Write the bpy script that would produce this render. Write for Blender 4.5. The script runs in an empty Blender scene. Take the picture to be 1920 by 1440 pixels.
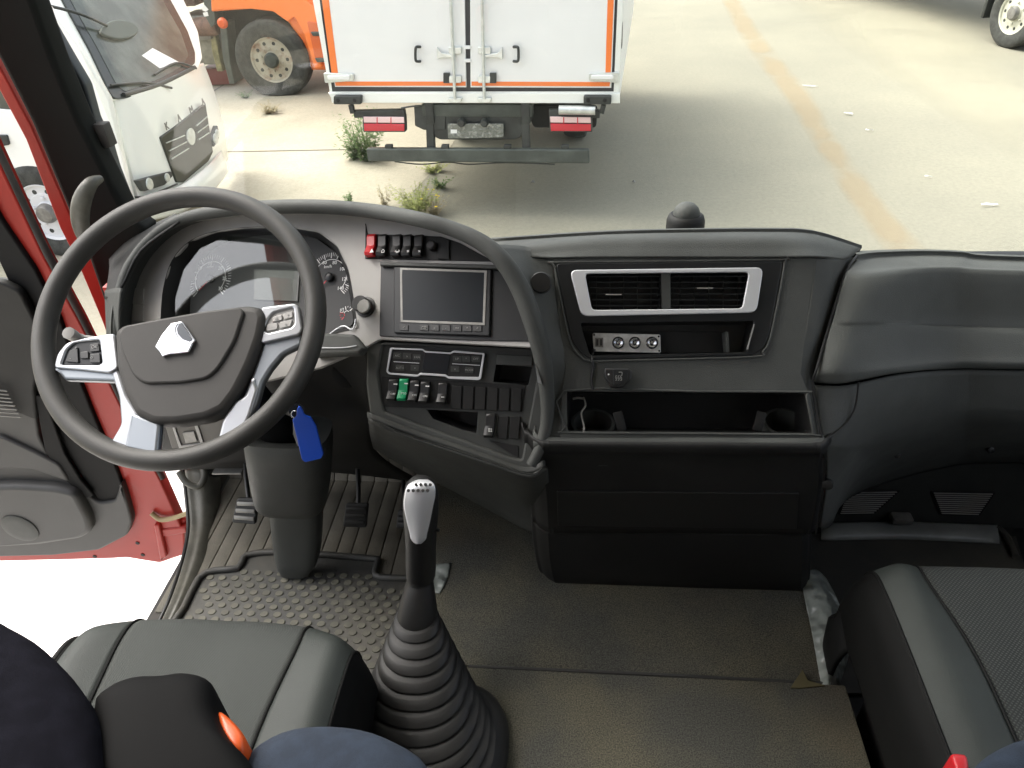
import bpy, bmesh, math, random
from mathutils import Vector as V, Matrix
R = math.radians
random.seed(4)
scn = bpy.context.scene
COL = scn.collection
# ------------------------------------------------------------ camera
FOC = 1350.0                      # focal length in photograph pixels (1920 wide)
PITCH, YAW, DIP = R(36.4), R(6.4), 0.044
EYE = V((0, 0, 2.65))
fw = V((-math.sin(YAW)*math.cos(PITCH), math.cos(YAW)*math.cos(PITCH), -math.sin(PITCH)))
r0 = fw.cross(V((0, 0, 1))).normalized(); u0 = r0.cross(fw)
al = math.asin(DIP/math.cos(PITCH))
rt = r0*math.cos(al) - u0*math.sin(al); up = rt.cross(fw)
cd = bpy.data.cameras.new('camera'); cam = bpy.data.objects.new('camera', cd); COL.objects.link(cam)
M = Matrix((rt, up, -fw)).transposed().to_4x4(); M.translation = EYE
cam.matrix_world = M
cd.sensor_width = 36; cd.lens = 36*FOC/1920; cd.clip_start = 0.02; cd.clip_end = 2000
scn.camera = cam
# ------------------------------------------------------------ world, sun, exposure
SUN_EL, SUN_AZ = R(54), R(296)
w = bpy.data.worlds.new('World'); scn.world = w; w.use_nodes = True
nt = w.node_tree; bg = nt.nodes['Background']
sky = nt.nodes.new('ShaderNodeTexSky'); sky.sky_type = 'NISHITA'; sky.sun_disc = False
sky.sun_elevation = SUN_EL; sky.sun_rotation = SUN_AZ; sky.dust_density = 6; sky.air_density = 1.0; sky.ozone_density = 0.6
hsv = nt.nodes.new('ShaderNodeHueSaturation'); hsv.inputs['Saturation'].default_value = 0.38
nt.links.new(sky.outputs[0], hsv.inputs['Color']); nt.links.new(hsv.outputs[0], bg.inputs['Color'])
bg.inputs['Strength'].default_value = 0.15
sl = bpy.data.lights.new('sun', 'SUN'); sl.energy = 0.5; sl.angle = R(60); sl.color = (1, 0.96, 0.88)
so = bpy.data.objects.new('sun', sl); COL.objects.link(so)
sd = V((math.sin(SUN_AZ)*math.cos(SUN_EL), math.cos(SUN_AZ)*math.cos(SUN_EL), math.sin(SUN_EL)))
so.rotation_euler = sd.to_track_quat('Z', 'Y').to_euler(); so.location = (0, 0, 30)
vs = scn.view_settings; vs.view_transform = 'Standard'; vs.look = 'None'; vs.gamma = 1; vs.use_curve_mapping = False
vs.exposure = 1.85
# ------------------------------------------------------------ helpers
def ray(x, y): return fw*FOC + rt*(x-960) - up*(y-720)
def PY(x, y, v): d = ray(x, y); return EYE + d*(v/d.y)
def PZ(x, y, v): d = ray(x, y); return EYE + d*((v-EYE.z)/d.z)
def PX(x, y, v): d = ray(x, y); return EYE + d*(v/d.x)
def depth(p): return (p-EYE).dot(fw)
class PL:                                   # a real plane in the world
    def __init__(s, a, b, c, u=None):
        s.o = a.copy(); n = (b-a).cross(c-a).normalized()
        if n.dot(EYE-a) < 0: n = -n
        s.n = n
        u = V((1, 0, 0)) if u is None else u
        s.u = (u - n*u.dot(n)).normalized(); s.v = n.cross(s.u)
    def at(s, x, y, off=0.0):
        d = ray(x, y); return EYE + d*(((s.o+s.n*off)-EYE).dot(s.n)/d.dot(s.n))
    def uv(s, p): q = p-s.o; return (q.dot(s.u), q.dot(s.v))
    def w(s, a, b, off=0.0): return s.o + s.u*a + s.v*b + s.n*off
    def off(s, d): q = PL.__new__(PL); q.o = s.o+s.n*d; q.n, q.u, q.v = s.n, s.u, s.v; return q
    def mat(s, off=0.0):
        m = Matrix((s.u, s.v, s.n)).transposed().to_4x4(); m.translation = s.o+s.n*off; return m
def link(name, me, mat, parent=None, label=None):
    me.name = name; o = bpy.data.objects.new(name, me); COL.objects.link(o)
    if mat is not None:
        me.materials.clear(); me.materials.append(mat)
    if parent is not None:
        o.parent = parent; o.matrix_parent_inverse = Matrix.Translation(-parent.location) if parent.type == 'EMPTY' else Matrix()
    if label: o['label'] = label
    return o
def smooth(me, ang=35):
    for p in me.polygons: p.use_smooth = True
    me.set_sharp_from_angle(angle=R(ang))
def thing(name, label, cat, loc, group=None):
    o = bpy.data.objects.new(name, None); COL.objects.link(o); o.location = loc; o.empty_display_size = .05
    o['label'] = label; o['category'] = cat
    if group: o['group'] = group
    return o
def tag(o, label, cat, group=None):
    o['label'] = label; o['category'] = cat
    if group: o['group'] = group
    return o
def mesh(name, vs_, fs, mat, parent=None, ang=35, label=None):
    me = bpy.data.meshes.new(name); me.from_pydata([tuple(v) for v in vs_], [], fs); me.validate()
    bm = bmesh.new(); bm.from_mesh(me); bmesh.ops.recalc_face_normals(bm, faces=bm.faces); bm.to_mesh(me); bm.free()
    smooth(me, ang)
    return link(name, me, mat, parent, label)
def rnd(pts, r, n=4):                        # round polygon corners (2D)
    if r <= 0: return pts
    out = []; N = len(pts)
    for i in range(N):
        p0, p1, p2 = V(pts[i-1]), V(pts[i]), V(pts[(i+1) % N])
        a, b = p0-p1, p2-p1
        k = min(r, a.length*.45, b.length*.45)
        s, e = p1+a.normalized()*k, p1+b.normalized()*k
        for j in range(n+1):
            t = j/n; out.append(tuple(s*(1-t)**2 + p1*2*t*(1-t) + e*t*t))
    return out
def cr(pts, n=6, closed=True):               # Catmull-Rom in any dimension
    pts = [V(p) for p in pts]; N = len(pts); out = []
    rng = range(N) if closed else range(N-1)
    for i in rng:
        if closed: p = [pts[(i+k-1) % N] for k in range(4)]
        else: p = [pts[max(i-1, 0)], pts[i], pts[i+1], pts[min(i+2, N-1)]]
        for j in range(n):
            t = j/n
            out.append(.5*((2*p[1]) + (p[2]-p[0])*t + (2*p[0]-5*p[1]+4*p[2]-p[3])*t*t + (3*p[1]-p[0]-3*p[2]+p[3])*t**3))
    if not closed: out.append(pts[-1])
    return out
def _plate(pl, outs, th, bev, off, res=2):
    c = bpy.data.curves.new('c', 'CURVE'); c.dimensions = '2D'; c.fill_mode = 'BOTH'
    c.extrude = max(th/2-bev, 1e-5); c.bevel_depth = bev; c.bevel_resolution = res; c.offset = -bev
    for q in outs:
        s = c.splines.new('POLY'); s.points.add(len(q)-1)
        for p, v in zip(s.points, q): p.co = (v[0], v[1], 0, 1)
        s.use_cyclic_u = True
    o = bpy.data.objects.new('tmp', c); me = bpy.data.meshes.new_from_object(o)
    bpy.data.objects.remove(o); bpy.data.curves.remove(c)
    me.transform(pl.mat(off-th/2)); return me
def loc2(pl, poly, off=0.0): return [pl.uv(pl.at(x, y, off)) for x, y in poly]
def scl(pl, poly):
    x = sum(p[0] for p in poly)/len(poly); y = sum(p[1] for p in poly)/len(poly)
    return depth(pl.at(x, y))/FOC
def plate(name, pl, outs, mat, parent=None, th=.01, bev=.0015, off=0.0, rr=0, sm=False, label=None, ang=40):
    """outs: list of pixel outlines (first the outside, then holes) traced onto the plane pl; a solid plate of
    thickness th whose front lies off metres in front of the plane"""
    if not isinstance(outs[0], list): outs = [outs]
    rs = rr if isinstance(rr, (list, tuple)) else [rr]*len(outs)
    L = []
    for q, r_ in zip(outs, rs):
        k = scl(pl, q); l = loc2(pl, q, off)
        L.append(cr(l, 5) if sm else rnd(l, r_*k))
    me = _plate(pl, L, th, bev, off); smooth(me, ang)
    return link(name, me, mat, parent, label)
def plate_w(name, pl, outs, mat, parent=None, th=.01, bev=.0015, off=0.0, rr=0, label=None, ang=40):
    if not isinstance(outs[0], list): outs = [outs]
    me = _plate(pl, [rnd(q, rr) for q in outs], th, bev, off); smooth(me, ang)
    return link(name, me, mat, parent, label)
def rect(cx, cy, w_, h_): return [(cx-w_/2, cy-h_/2), (cx+w_/2, cy-h_/2), (cx+w_/2, cy+h_/2), (cx-w_/2, cy+h_/2)]
def gs(name, rows, mat, parent=None, n=5, th=0.004, m=None, label=None, ang=50, close=False):
    """smooth surface through a grid of world points, given a thickness"""
    m = n if m is None else m
    rows = [cr(r_, m, close) for r_ in rows]
    cols = list(zip(*rows)); cols = [cr(c_, n, False) for c_ in cols]
    rows = list(zip(*cols)); H, W = len(rows), len(rows[0])
    vs_ = [v for r_ in rows for v in r_]; fs = []
    W2 = W if close else W-1
    for i in range(H-1):
        for j in range(W2):
            k = (j+1) % W; fs.append((i*W+j, i*W+k, (i+1)*W+k, (i+1)*W+j))
    o = mesh(name, vs_, fs, mat, parent, ang, label)
    if th:
        md = o.modifiers.new('Solidify', 'SOLIDIFY'); md.thickness = th; md.offset = -1
        # make the thickness go away from the eye
        me = o.data; s = sum((EYE-p.center).dot(p.normal)*p.area for p in me.polygons)
        if s < 0: me.flip_normals()
    return o
def tube(name, pts, r_, mat, parent=None, n=10, cyc=False, sm=4, label=None):
    rs = None
    if isinstance(r_, (list, tuple)): rs = list(r_)
    P = cr([tuple(p)+((rs[i],) if rs else ()) for i, p in enumerate(pts)], sm, cyc) if sm > 1 else [V(tuple(p)+((rs[i],) if rs else ())) for i, p in enumerate(pts)]
    RR = [p[3] for p in P] if rs else [r_]*len(P)
    P = [V(p[:3]) for p in P]; N = len(P); vs_, fs = [], []
    prev = None
    for i in range(N):
        t = (P[(i+1) % N]-P[i-1]) if cyc else (P[min(i+1, N-1)]-P[max(i-1, 0)])
        t.normalize()
        if prev is None: a = t.orthogonal().normalized()
        else: a = (prev - t*prev.dot(t)).normalized()
        prev = a; b = t.cross(a)
        for k in range(n):
            q = 2*math.pi*k/n; vs_.append(P[i] + (a*math.cos(q)+b*math.sin(q))*RR[i])
    for i in range(N if cyc else N-1):
        j = (i+1) % N
        sh = 0
        if cyc and j == 0:                                   # match the frame at the closing ring
            best = min(range(n), key=lambda s_: (vs_[i*n]-vs_[s_]).length); sh = best
        for k in range(n):
            k2 = (k+1) % n; fs.append((i*n+k, i*n+k2, j*n+(k2+sh) % n, j*n+(k+sh) % n))
    if not cyc: fs.append(tuple(range(n))); fs.append(tuple((N-1)*n+k for k in range(n)))
    return mesh(name, vs_, fs, mat, parent, 50, label)
def lathe(name, o, ax, prof, mat, parent=None, n=24, label=None, ang=35, sx=1.0, ref=None):
    """prof: (radius, height along ax)"""
    ax = ax.normalized(); a = (ref - ax*ref.dot(ax)).normalized() if ref else ax.orthogonal().normalized(); b = ax.cross(a)
    vs_, fs = [], []
    for r_, h in prof:
        for k in range(n):
            q = 2*math.pi*k/n; vs_.append(o + ax*h + a*(math.cos(q)*r_*sx) + b*(math.sin(q)*r_))
    for i in range(len(prof)-1):
        for k in range(n):
            k2 = (k+1) % n; fs.append((i*n+k, i*n+k2, (i+1)*n+k2, (i+1)*n+k))
    fs.append(tuple(range(n))); fs.append(tuple((len(prof)-1)*n+k for k in range(n)))
    return mesh(name, vs_, fs, mat, parent, ang, label)
def box(name, c, s, mat, parent=None, ax=None, bev=.003, label=None):
    """c centre, s full sizes, ax = (u, v, w) unit axes"""
    ax = ax or (V((1, 0, 0)), V((0, 1, 0)), V((0, 0, 1)))
    bm = bmesh.new(); bmesh.ops.create_cube(bm, size=1)
    for v in bm.verts: v.co = V((v.co.x*s[0], v.co.y*s[1], v.co.z*s[2]))
    if bev: bmesh.ops.bevel(bm, geom=bm.edges[:], offset=min(bev, min(s)*.4), segments=2, affect='EDGES', profile=.5)
    for v in bm.verts: v.co = V(c) + ax[0]*v.co.x + ax[1]*v.co.y + ax[2]*v.co.z
    me = bpy.data.meshes.new(name); bmesh.ops.recalc_face_normals(bm, faces=bm.faces); bm.to_mesh(me); bm.free(); smooth(me, 40)
    return link(name, me, mat, parent, label)
def bar(name, a, b, w_, h_, mat, parent=None, upv=V((0, 0, 1)), bev=.003, label=None):
    a, b = V(a), V(b); x = (b-a).normalized(); y = upv.cross(x).normalized(); z = x.cross(y)
    return box(name, (a+b)/2, ((b-a).length, w_, h_), mat, parent, (x, y, z), bev, label)
def joined(name, objs, mat=None, parent=None, label=None):
    """merge several meshes of one part into ONE mesh"""
    bm = bmesh.new(); mats = []
    for o in objs:
        me = o.data; base = len(bm.faces)
        t = bpy.data.meshes.new('t'); b2 = bmesh.new(); b2.from_mesh(me); b2.to_mesh(t); b2.free()
        bm.from_mesh(t); bm.faces.ensure_lookup_table()
        if me.materials and me.materials[0] not in mats: mats.append(me.materials[0])
        mi = mats.index(me.materials[0]) if me.materials else 0
        for f in bm.faces[base:]: f.material_index = mi
        bpy.data.meshes.remove(t)
    me = bpy.data.meshes.new(name); bm.to_mesh(me); bm.free()
    for o in objs: bpy.data.objects.remove(o)
    for p in me.polygons: p.use_smooth = True
    me.set_sharp_from_angle(angle=R(40))
    o = link(name, me, None, parent, label)
    for m_ in mats: me.materials.append(m_)
    return o
def text(name, body, pl, x, y, hpx, mat, parent=None, off=.001, th=.0006, rot=0, sx=1.0):
    c = bpy.data.curves.new('t', 'FONT'); c.body = body; c.align_x = 'CENTER'; c.align_y = 'CENTER'
    p = pl.at(x, y, off); s = hpx*depth(p)/FOC*1.4; c.size = s; c.extrude = th/2/s if False else th/2; c.resolution_u = 3
    o = bpy.data.objects.new('tmp', c); me = bpy.data.meshes.new_from_object(o); bpy.data.objects.remove(o)
    a, b = pl.uv(p); m = pl.mat(0) @ Matrix.Translation((a, b, off)) @ Matrix.Rotation(R(rot), 4, 'Z') @ Matrix.Diagonal((sx, 1, 1, 1))
    me.transform(m)
    return link(name, me, mat, parent)
# ------------------------------------------------------------ materials
def mat(name, col, rough=.5, metal=0, var=.0, vs_=8.0, bump=0, bs=400.0, coat=0, spec=None, col2=None, lo=.4, hi=.65, trans=0, alpha=1, detail=4, aniso=None, rv=0):
    m = bpy.data.materials.new(name); m.use_nodes = True; t = m.node_tree; b = t.nodes['Principled BSDF']
    b.inputs['Roughness'].default_value = rough; b.inputs['Metallic'].default_value = metal
    if spec is not None: b.inputs['Specular IOR Level'].default_value = spec
    if coat: b.inputs['Coat Weight'].default_value = coat; b.inputs['Coat Roughness'].default_value = .06
    if trans: b.inputs['Transmission Weight'].default_value = trans
    if alpha < 1: b.inputs['Alpha'].default_value = alpha
    tc = t.nodes.new('ShaderNodeTexCoord')
    def noise(sc, det=detail, rgh=.6):
        n = t.nodes.new('ShaderNodeTexNoise'); n.inputs['Scale'].default_value = sc; n.inputs['Detail'].default_value = det; n.inputs['Roughness'].default_value = rgh
        t.links.new(tc.outputs['Object'], n.inputs['Vector']); return n
    if var or col2:
        n = noise(vs_); r_ = t.nodes.new('ShaderNodeValToRGB')
        r_.color_ramp.elements[0].position = lo; r_.color_ramp.elements[1].position = hi
        c2 = col2 or tuple(min(1, c*(1+var)) for c in col); c1 = col if col2 else tuple(c*(1-var) for c in col)
        r_.color_ramp.elements[0].color = (*c1, 1); r_.color_ramp.elements[1].color = (*c2, 1)
        t.links.new(n.outputs['Fac'], r_.inputs['Fac']); t.links.new(r_.outputs[0], b.inputs['Base Color'])
    else: b.inputs['Base Color'].default_value = (*col, 1)
    if rv:
        n = noise(vs_*1.7); mr = t.nodes.new('ShaderNodeMapRange'); mr.inputs['To Min'].default_value = max(rough-rv, .02); mr.inputs['To Max'].default_value = min(rough+rv, 1)
        mr.inputs['From Min'].default_value = .3; mr.inputs['From Max'].default_value = .7
        t.links.new(n.outputs['Fac'], mr.inputs['Value']); t.links.new(mr.outputs[0], b.inputs['Roughness'])
    if bump:
        n = noise(bs, 2); bp = t.nodes.new('ShaderNodeBump'); bp.inputs['Strength'].default_value = bump; bp.inputs['Distance'].default_value = 1/bs
        t.links.new(n.outputs['Fac'], bp.inputs['Height']); t.links.new(bp.outputs[0], b.inputs['Normal'])
    return m
GR = (.95, 1.0, .93)
def g(v): return tuple(v*c for c in GR)
m_dash = mat('soft_dash_plastic', g(.062), .60, var=.16, vs_=5, bump=.5, bs=700, rv=.10, spec=.36, detail=8)
m_lid = mat('lit_lid_plastic', g(.088), .62, var=.12, vs_=5, bump=.5, bs=700, rv=.10, spec=.36, detail=8)  # dash plastic made lighter: side window light on the lid is in the colour
m_dash2 = mat('hard_dash_plastic', g(.042), .54, var=.12, vs_=7, bump=.25, bs=1100, rv=.06, spec=.35)
m_fascia = mat('matt_fascia_plastic', (.33, .32, .305), .55, var=.06, vs_=6, bump=.25, bs=1100)
m_dark = mat('dark_console_plastic', (.013, .013, .0125), .6, var=.2, vs_=8, bump=.2, bs=900, spec=.3)
m_black = mat('black_plastic', (.010, .010, .010), .45, bump=.1, bs=800)
m_gloss = mat('satin_black_trim', (.013, .014, .015), .34, var=.1, vs_=20, spec=.32)
m_screen = mat('dark_screen', (.012, .015, .018), .22, spec=.6)
m_silver = mat('satin_silver_paint', (.62, .63, .65), .36, .35, bump=.05, bs=1200)
m_steel = mat('brushed_steel', (.66, .66, .65), .32, .4, var=.15, vs_=60)
m_chrome = mat('chrome', (.62, .63, .65), .14, .95)
m_rubber = mat('black_rubber', (.022, .022, .021), .6, var=.2, vs_=12, bump=.2, bs=500)
m_boot = mat('gaiter_rubber', (.011, .011, .0105), .5, spec=.4, var=.12, vs_=15, bump=.1, bs=600)
m_wheel = mat('steering_rim_leatherette', (.038, .037, .033), .5, var=.08, vs_=10, bump=.5, bs=1000, spec=.4)
m_hub = mat('steering_pad_plastic', (.033, .031, .028), .58, spec=.35, var=.07, vs_=10, bump=.35, bs=1200)
m_white = mat('white_mark', (.75, .75, .73), .5)
m_grey = mat('grey_mark', (.22, .22, .21), .5)
m_red = mat('red_switch', (.50, .015, .02), .35)
m_green = mat('green_switch', (.0, .26, .10), .4)
m_redp = mat('red_mark', (.55, .03, .04), .5)
m_pillar = mat('pillar_black', (.008, .009, .008), .7, spec=.15, bump=.1, bs=700)
m_lump = mat('belt_guide_black', (.005, .005, .005), .75, spec=.1)
m_blue = mat('blue_tag', (.0, .075, .60), .4)
m_orange = mat('orange_plastic', (.62, .09, .012), .4)
m_body = mat('red_body_paint', (.30, .016, .010), .42, coat=.08, spec=.3, var=.06, vs_=5)
m_body2 = mat('pale_red_body_paint', (.34, .038, .028), .42, coat=.08, spec=.3, var=.08, vs_=5)
m_door = mat('door_trim_plastic', (.032, .032, .031), .55, var=.08, vs_=8, bump=.3, bs=900)
m_doord = mat('door_trim_dark', (.007, .007, .007), .7, spec=.2, bump=.2, bs=900)
m_seal = mat('weather_seal', (.05, .045, .04), .65, var=.15, vs_=20)
m_sill = mat('sill_plastic', (.085, .082, .066), .5, var=.3, vs_=14, bump=.2, bs=700)
m_navy = mat('navy_fabric', (.018, .028, .046), .9, var=.15, vs_=60, bump=.5, bs=900)
m_navyd = mat('dark_navy_fabric', (.006, .006, .009), .95, spec=.05, var=.2, vs_=50, bump=.4, bs=900)
m_roof = mat('headliner_fabric', (.60, .595, .57), .9, var=.05, vs_=10)
m_vinyl = mat('seat_bolster_vinyl', (.031, .036, .033), .6, spec=.28, var=.07, vs_=9, bump=.25, bs=700)
m_seatside = mat('seat_side_vinyl', (.005, .0052, .005), .65, spec=.15, var=.1, vs_=9, bump=.25, bs=700)
def weave(name, c1, c2, sc, rough=.85):
    m = mat(name, c1, rough); t = m.node_tree; b = t.nodes['Principled BSDF']
    tc = t.nodes.new('ShaderNodeTexCoord'); w1 = t.nodes.new('ShaderNodeTexWave'); w1.bands_direction = 'DIAGONAL'; w1.inputs['Scale'].default_value = sc; w1.inputs['Distortion'].default_value = .6; w1.inputs['Detail Scale'].default_value = 3
    mp = t.nodes.new('ShaderNodeMapping'); mp.inputs['Scale'].default_value = (1, -1, .2); w2 = t.nodes.new('ShaderNodeTexWave'); w2.bands_direction = 'DIAGONAL'; w2.inputs['Scale'].default_value = sc
    t.links.new(tc.outputs['Object'], w1.inputs['Vector']); t.links.new(tc.outputs['Object'], mp.inputs['Vector']); t.links.new(mp.outputs[0], w2.inputs['Vector'])
    mu = t.nodes.new('ShaderNodeMath'); mu.operation = 'MULTIPLY'; t.links.new(w1.outputs['Fac'], mu.inputs[0]); t.links.new(w2.outputs['Fac'], mu.inputs[1])
    r_ = t.nodes.new('ShaderNodeValToRGB'); r_.color_ramp.elements[0].position = .1; r_.color_ramp.elements[1].position = .6
    r_.color_ramp.elements[0].color = (*c1, 1); r_.color_ramp.elements[1].color = (*c2, 1)
    t.links.new(mu.outputs[0], r_.inputs[0]); t.links.new(r_.outputs[0], b.inputs['Base Color'])
    bp = t.nodes.new('ShaderNodeBump'); bp.inputs['Strength'].default_value = .4; bp.inputs['Distance'].default_value = .001
    t.links.new(mu.outputs[0], bp.inputs['Height']); t.links.new(bp.outputs[0], b.inputs['Normal'])
    return m
m_weave = weave('seat_weave', (.027, .031, .028), (.048, .054, .050), 230)
m_weave2 = weave('seat_weave_coarse', (.013, .015, .014), (.045, .050, .046), 100)
def carpet():
    m = mat('grey_carpet', (.05, .05, .04), .95); t = m.node_tree; b = t.nodes['Principled BSDF']; b.inputs['Specular IOR Level'].default_value = .15
    tc = t.nodes.new('ShaderNodeTexCoord')
    def nz(s, d=3): n = t.nodes.new('ShaderNodeTexNoise'); n.inputs['Scale'].default_value = s; n.inputs['Detail'].default_value = d; t.links.new(tc.outputs['Object'], n.inputs['Vector']); return n
    def rp(n, a, b_, ca, cb):
        r_ = t.nodes.new('ShaderNodeValToRGB'); r_.color_ramp.elements[0].position = a; r_.color_ramp.elements[1].position = b_
        r_.color_ramp.elements[0].color = (*ca, 1); r_.color_ramp.elements[1].color = (*cb, 1); t.links.new(n.outputs['Fac'], r_.inputs[0]); return r_
    fine = rp(nz(420, 2), .3, .7, (.034, .035, .031), (.112, .112, .096))
    big = rp(nz(5, 4), .42, .62, (.8, .8, .8), (1.15, 1.08, .92))
    rust = rp(nz(3.3, 5), .56, .72, (0, 0, 0), (1, 1, 1))
    mx = t.nodes.new('ShaderNodeMix'); mx.data_type = 'RGBA'; mx.blend_type = 'MULTIPLY'; mx.inputs['Factor'].default_value = 1
    t.links.new(fine.outputs[0], mx.inputs[6]); t.links.new(big.outputs[0], mx.inputs[7])
    m2 = t.nodes.new('ShaderNodeMix'); m2.data_type = 'RGBA'; m2.inputs[7].default_value = (.115, .085, .055, 1)
    f = t.nodes.new('ShaderNodeMath'); f.operation = 'MULTIPLY'; f.inputs[1].default_value = .4; t.links.new(rust.outputs[0], f.inputs[0]); t.links.new(f.outputs[0], m2.inputs[0])
    t.links.new(mx.outputs[2], m2.inputs[6]); t.links.new(m2.outputs[2], b.inputs['Base Color'])
    bp = t.nodes.new('ShaderNodeBump'); bp.inputs['Strength'].default_value = .8; bp.inputs['Distance'].default_value = .003
    t.links.new(nz(420, 2).outputs['Fac'], bp.inputs['Height']); t.links.new(bp.outputs[0], b.inputs['Normal'])
    return m
m_carpet = carpet()
m_mat = mat('rubber_mat', (.040, .040, .037), .55, col2=(.065, .061, .050), vs_=6, bump=.3, bs=500)
m_disc = mat('dusty_mat_studs', (.075, .073, .056), .7, col2=(.115, .110, .083), vs_=25)
m_ribfloor = mat('ribbed_floor', (.10, .092, .072), .75, col2=(.14, .128, .10), vs_=12, bump=.3, bs=300)
m_groove = mat('floor_groove', (.05, .045, .04), .8)
m_sheet = mat('grey_plastic_sheet', (.20, .22, .205), .28, var=.2, vs_=12, bump=.9, bs=14)
m_lip = mat('mat_lip_rubber', (.24, .25, .24), .4, var=.15, vs_=10)
m_gmetal = mat('grey_metal', (.20, .195, .18), .4, .3, var=.2, vs_=20)
def glassy(name, amt=.06, tint=(.97, .985, .97), rough=.02):
    m = bpy.data.materials.new(name); m.use_nodes = True; t = m.node_tree; t.nodes.clear()
    o = t.nodes.new('ShaderNodeOutputMaterial'); a = t.nodes.new('ShaderNodeBsdfTransparent'); a.inputs[0].default_value = (*tint, 1)
    b = t.nodes.new('ShaderNodeBsdfGlossy'); b.inputs['Roughness'].default_value = rough; mx = t.nodes.new('ShaderNodeMixShader'); mx.inputs[0].default_value = amt
    t.links.new(a.outputs[0], mx.inputs[1]); t.links.new(b.outputs[0], mx.inputs[2]); t.links.new(mx.outputs[0], o.inputs[0]); return m
m_glass = glassy('windscreen_glass', .035)
m_lens = glassy('gauge_lens', .085)
# ------------------------------------------------------------ cab shell
def struct(o): o['kind'] = 'structure'; return o
def cuboid(name, a, b, m, parent=None, bev=.004): 
    a, b = V(a), V(b); return box(name, (a+b)/2, (b.x-a.x, b.y-a.y, b.z-a.z), m, parent, None, bev)
cab = thing('truck_cab', 'cab shell we look out of, with thick black windscreen pillar and red door frame', 'truck cab', (.2, 1.5, 1.2))
cuboid('roof', (-1.06, -.85, 3.30), (1.46, 1.45, 3.36), m_roof, cab)
cuboid('rear_wall', (-1.06, -.88, 1.2), (1.46, -.851, 3.30), m_roof, cab)
joined('side_wall', [cuboid('a', (1.43, -.85, 1.2), (1.46, 1.62, 1.9), m_door), cuboid('b', (1.43, -.85, 1.9), (1.46, -.3, 3.3), m_roof), cuboid('c', (1.43, -.3, 3.1), (1.46, 1.45, 3.3), m_roof)], None, cab)
joined('door_frame', [cuboid('a', (-1.06, -.85, 1.2), (-1.03, -.1, 3.30), m_body), cuboid('b', (-1.06, -.1, 3.15), (-1.03, 1.3, 3.30), m_body)], None, cab)
PW = PL(V((0, 1.62, 1.82)), V((1, 1.62, 1.82)), V((0, 1.46, 3.25)))
gl = plate_w('windscreen', PW, [(-1.07, 0), (1.42, 0), (1.36, 1.39), (-1.02, 1.39)], m_glass, cab, th=.006, bev=.0005)
plate_w('windscreen_header', PW, [(-1.1, 1.30), (1.44, 1.30), (1.42, 1.45), (-1.08, 1.45)], m_seal, cab, th=.03, off=-.01)
plate_w('windscreen_seal', PW, [(-1.07, -.015), (1.44, -.015), (1.44, .025), (-1.07, .025)], m_black, cab, th=.02, off=.006)
cuboid('front_wall', (-1.04, 1.60, .8), (1.46, 1.64, 1.81), m_dark, cab)
cuboid('right_pillar', (1.36, 1.44, 1.9), (1.46, 1.62, 3.3), m_black, cab)
PA = PL(PY(0, 100, 1.47), PY(100, 100, 1.47), PY(0, 500, 1.47))
plate('front_pillar', PA, [(-140, -150), (0, 118), (58, 232), (128, 400), (150, 442), (205, 600), (240, 700), (262, 640), (248, 560), (262, 470), (275, 432), (240, 408), (180, 290), (150, 232), (100, 112), (63, 8), (-10, -150)], m_pillar, cab, th=.06, bev=.012, rr=8)
plate('pillar_trim', PA.off(-.065), [(-10, -150), (62, -20), (95, 50), (130, 110), (160, 160), (178, 225), (202, 272), (216, 320), (246, 395), (262, 440), (235, 440), (160, 260), (90, 100), (20, -60), (-40, -150)], mat('slate_pillar_trim', (.045, .054, .062), .4), cab, th=.03, bev=.006, rr=6)
box('trim_clip', PA.at(191, 252, -.05), (.04, .03, .05), m_seal, cab, (PA.u, PA.n, PA.v))
PB1 = PL(PY(0, 100, 1.53), PY(100, 100, 1.53), PY(0, 500, 1.53))
plate('front_pillar_skin', PB1, [(-150, -150), (0, 126), (60, 238), (132, 404), (170, 470), (214, 600), (238, 680), (220, 680), (190, 600), (142, 486), (112, 428), (48, 262), (0, 172), (-175, -150)], m_body2, cab, th=.03, bev=.004)
cuboid('hinge_post', (-1.075, 1.36, 1.19), (-1.045, 1.60, 1.9), m_body, cab)
h = tube('grab_handle', [PY(188, 335, 1.42), PY(170, 345, 1.39), PY(154, 375, 1.375), PY(150, 410, 1.375), PY(157, 440, 1.39), PY(172, 455, 1.42)], [.008, .014, .018, .018, .016, .012], m_sill, cab)
# floor, tunnel
struct(cuboid('floor', (-1.0, -.85, 1.17), (1.44, 1.60, 1.242), m_rubber))
tun = cuboid('engine_cover', (-.335, -.84, 1.243), (.47, 1.45, 1.392), m_dark, None, .02)
tag(tun, 'black engine cover box between the two seats under grey carpet', 'engine cover')
crp = thing('carpet', 'dusty grey carpet with rust coloured stains over engine cover before gear lever', 'carpet', (.07, .9, 1.40))
cuboid('carpet_front', (-.345, .775, 1.300), (.478, 1.46, 1.402), m_carpet, crp, .012)
a = cuboid('carpet_rear', (-.30, -.6, 1.310), (.492, .768, 1.412), m_carpet, crp, .006)
tube('carpet_seam', [V((-.2, .771, 1.406)), V((.1, .772, 1.407)), V((.47, .771, 1.405))], .0035, m_rubber, crp)
PT = PL(V((0, 0, 1.403)), V((1, 0, 1.403)), V((0, 1, 1.403)))
plate('torn_corner', PT, [(1505, 1255), (1515, 1275), (1548, 1285), (1500, 1290), (1482, 1289)], mat('jute_backing', (.055, .046, .018), .9), crp, th=.004, bev=.001, off=.012)
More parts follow.
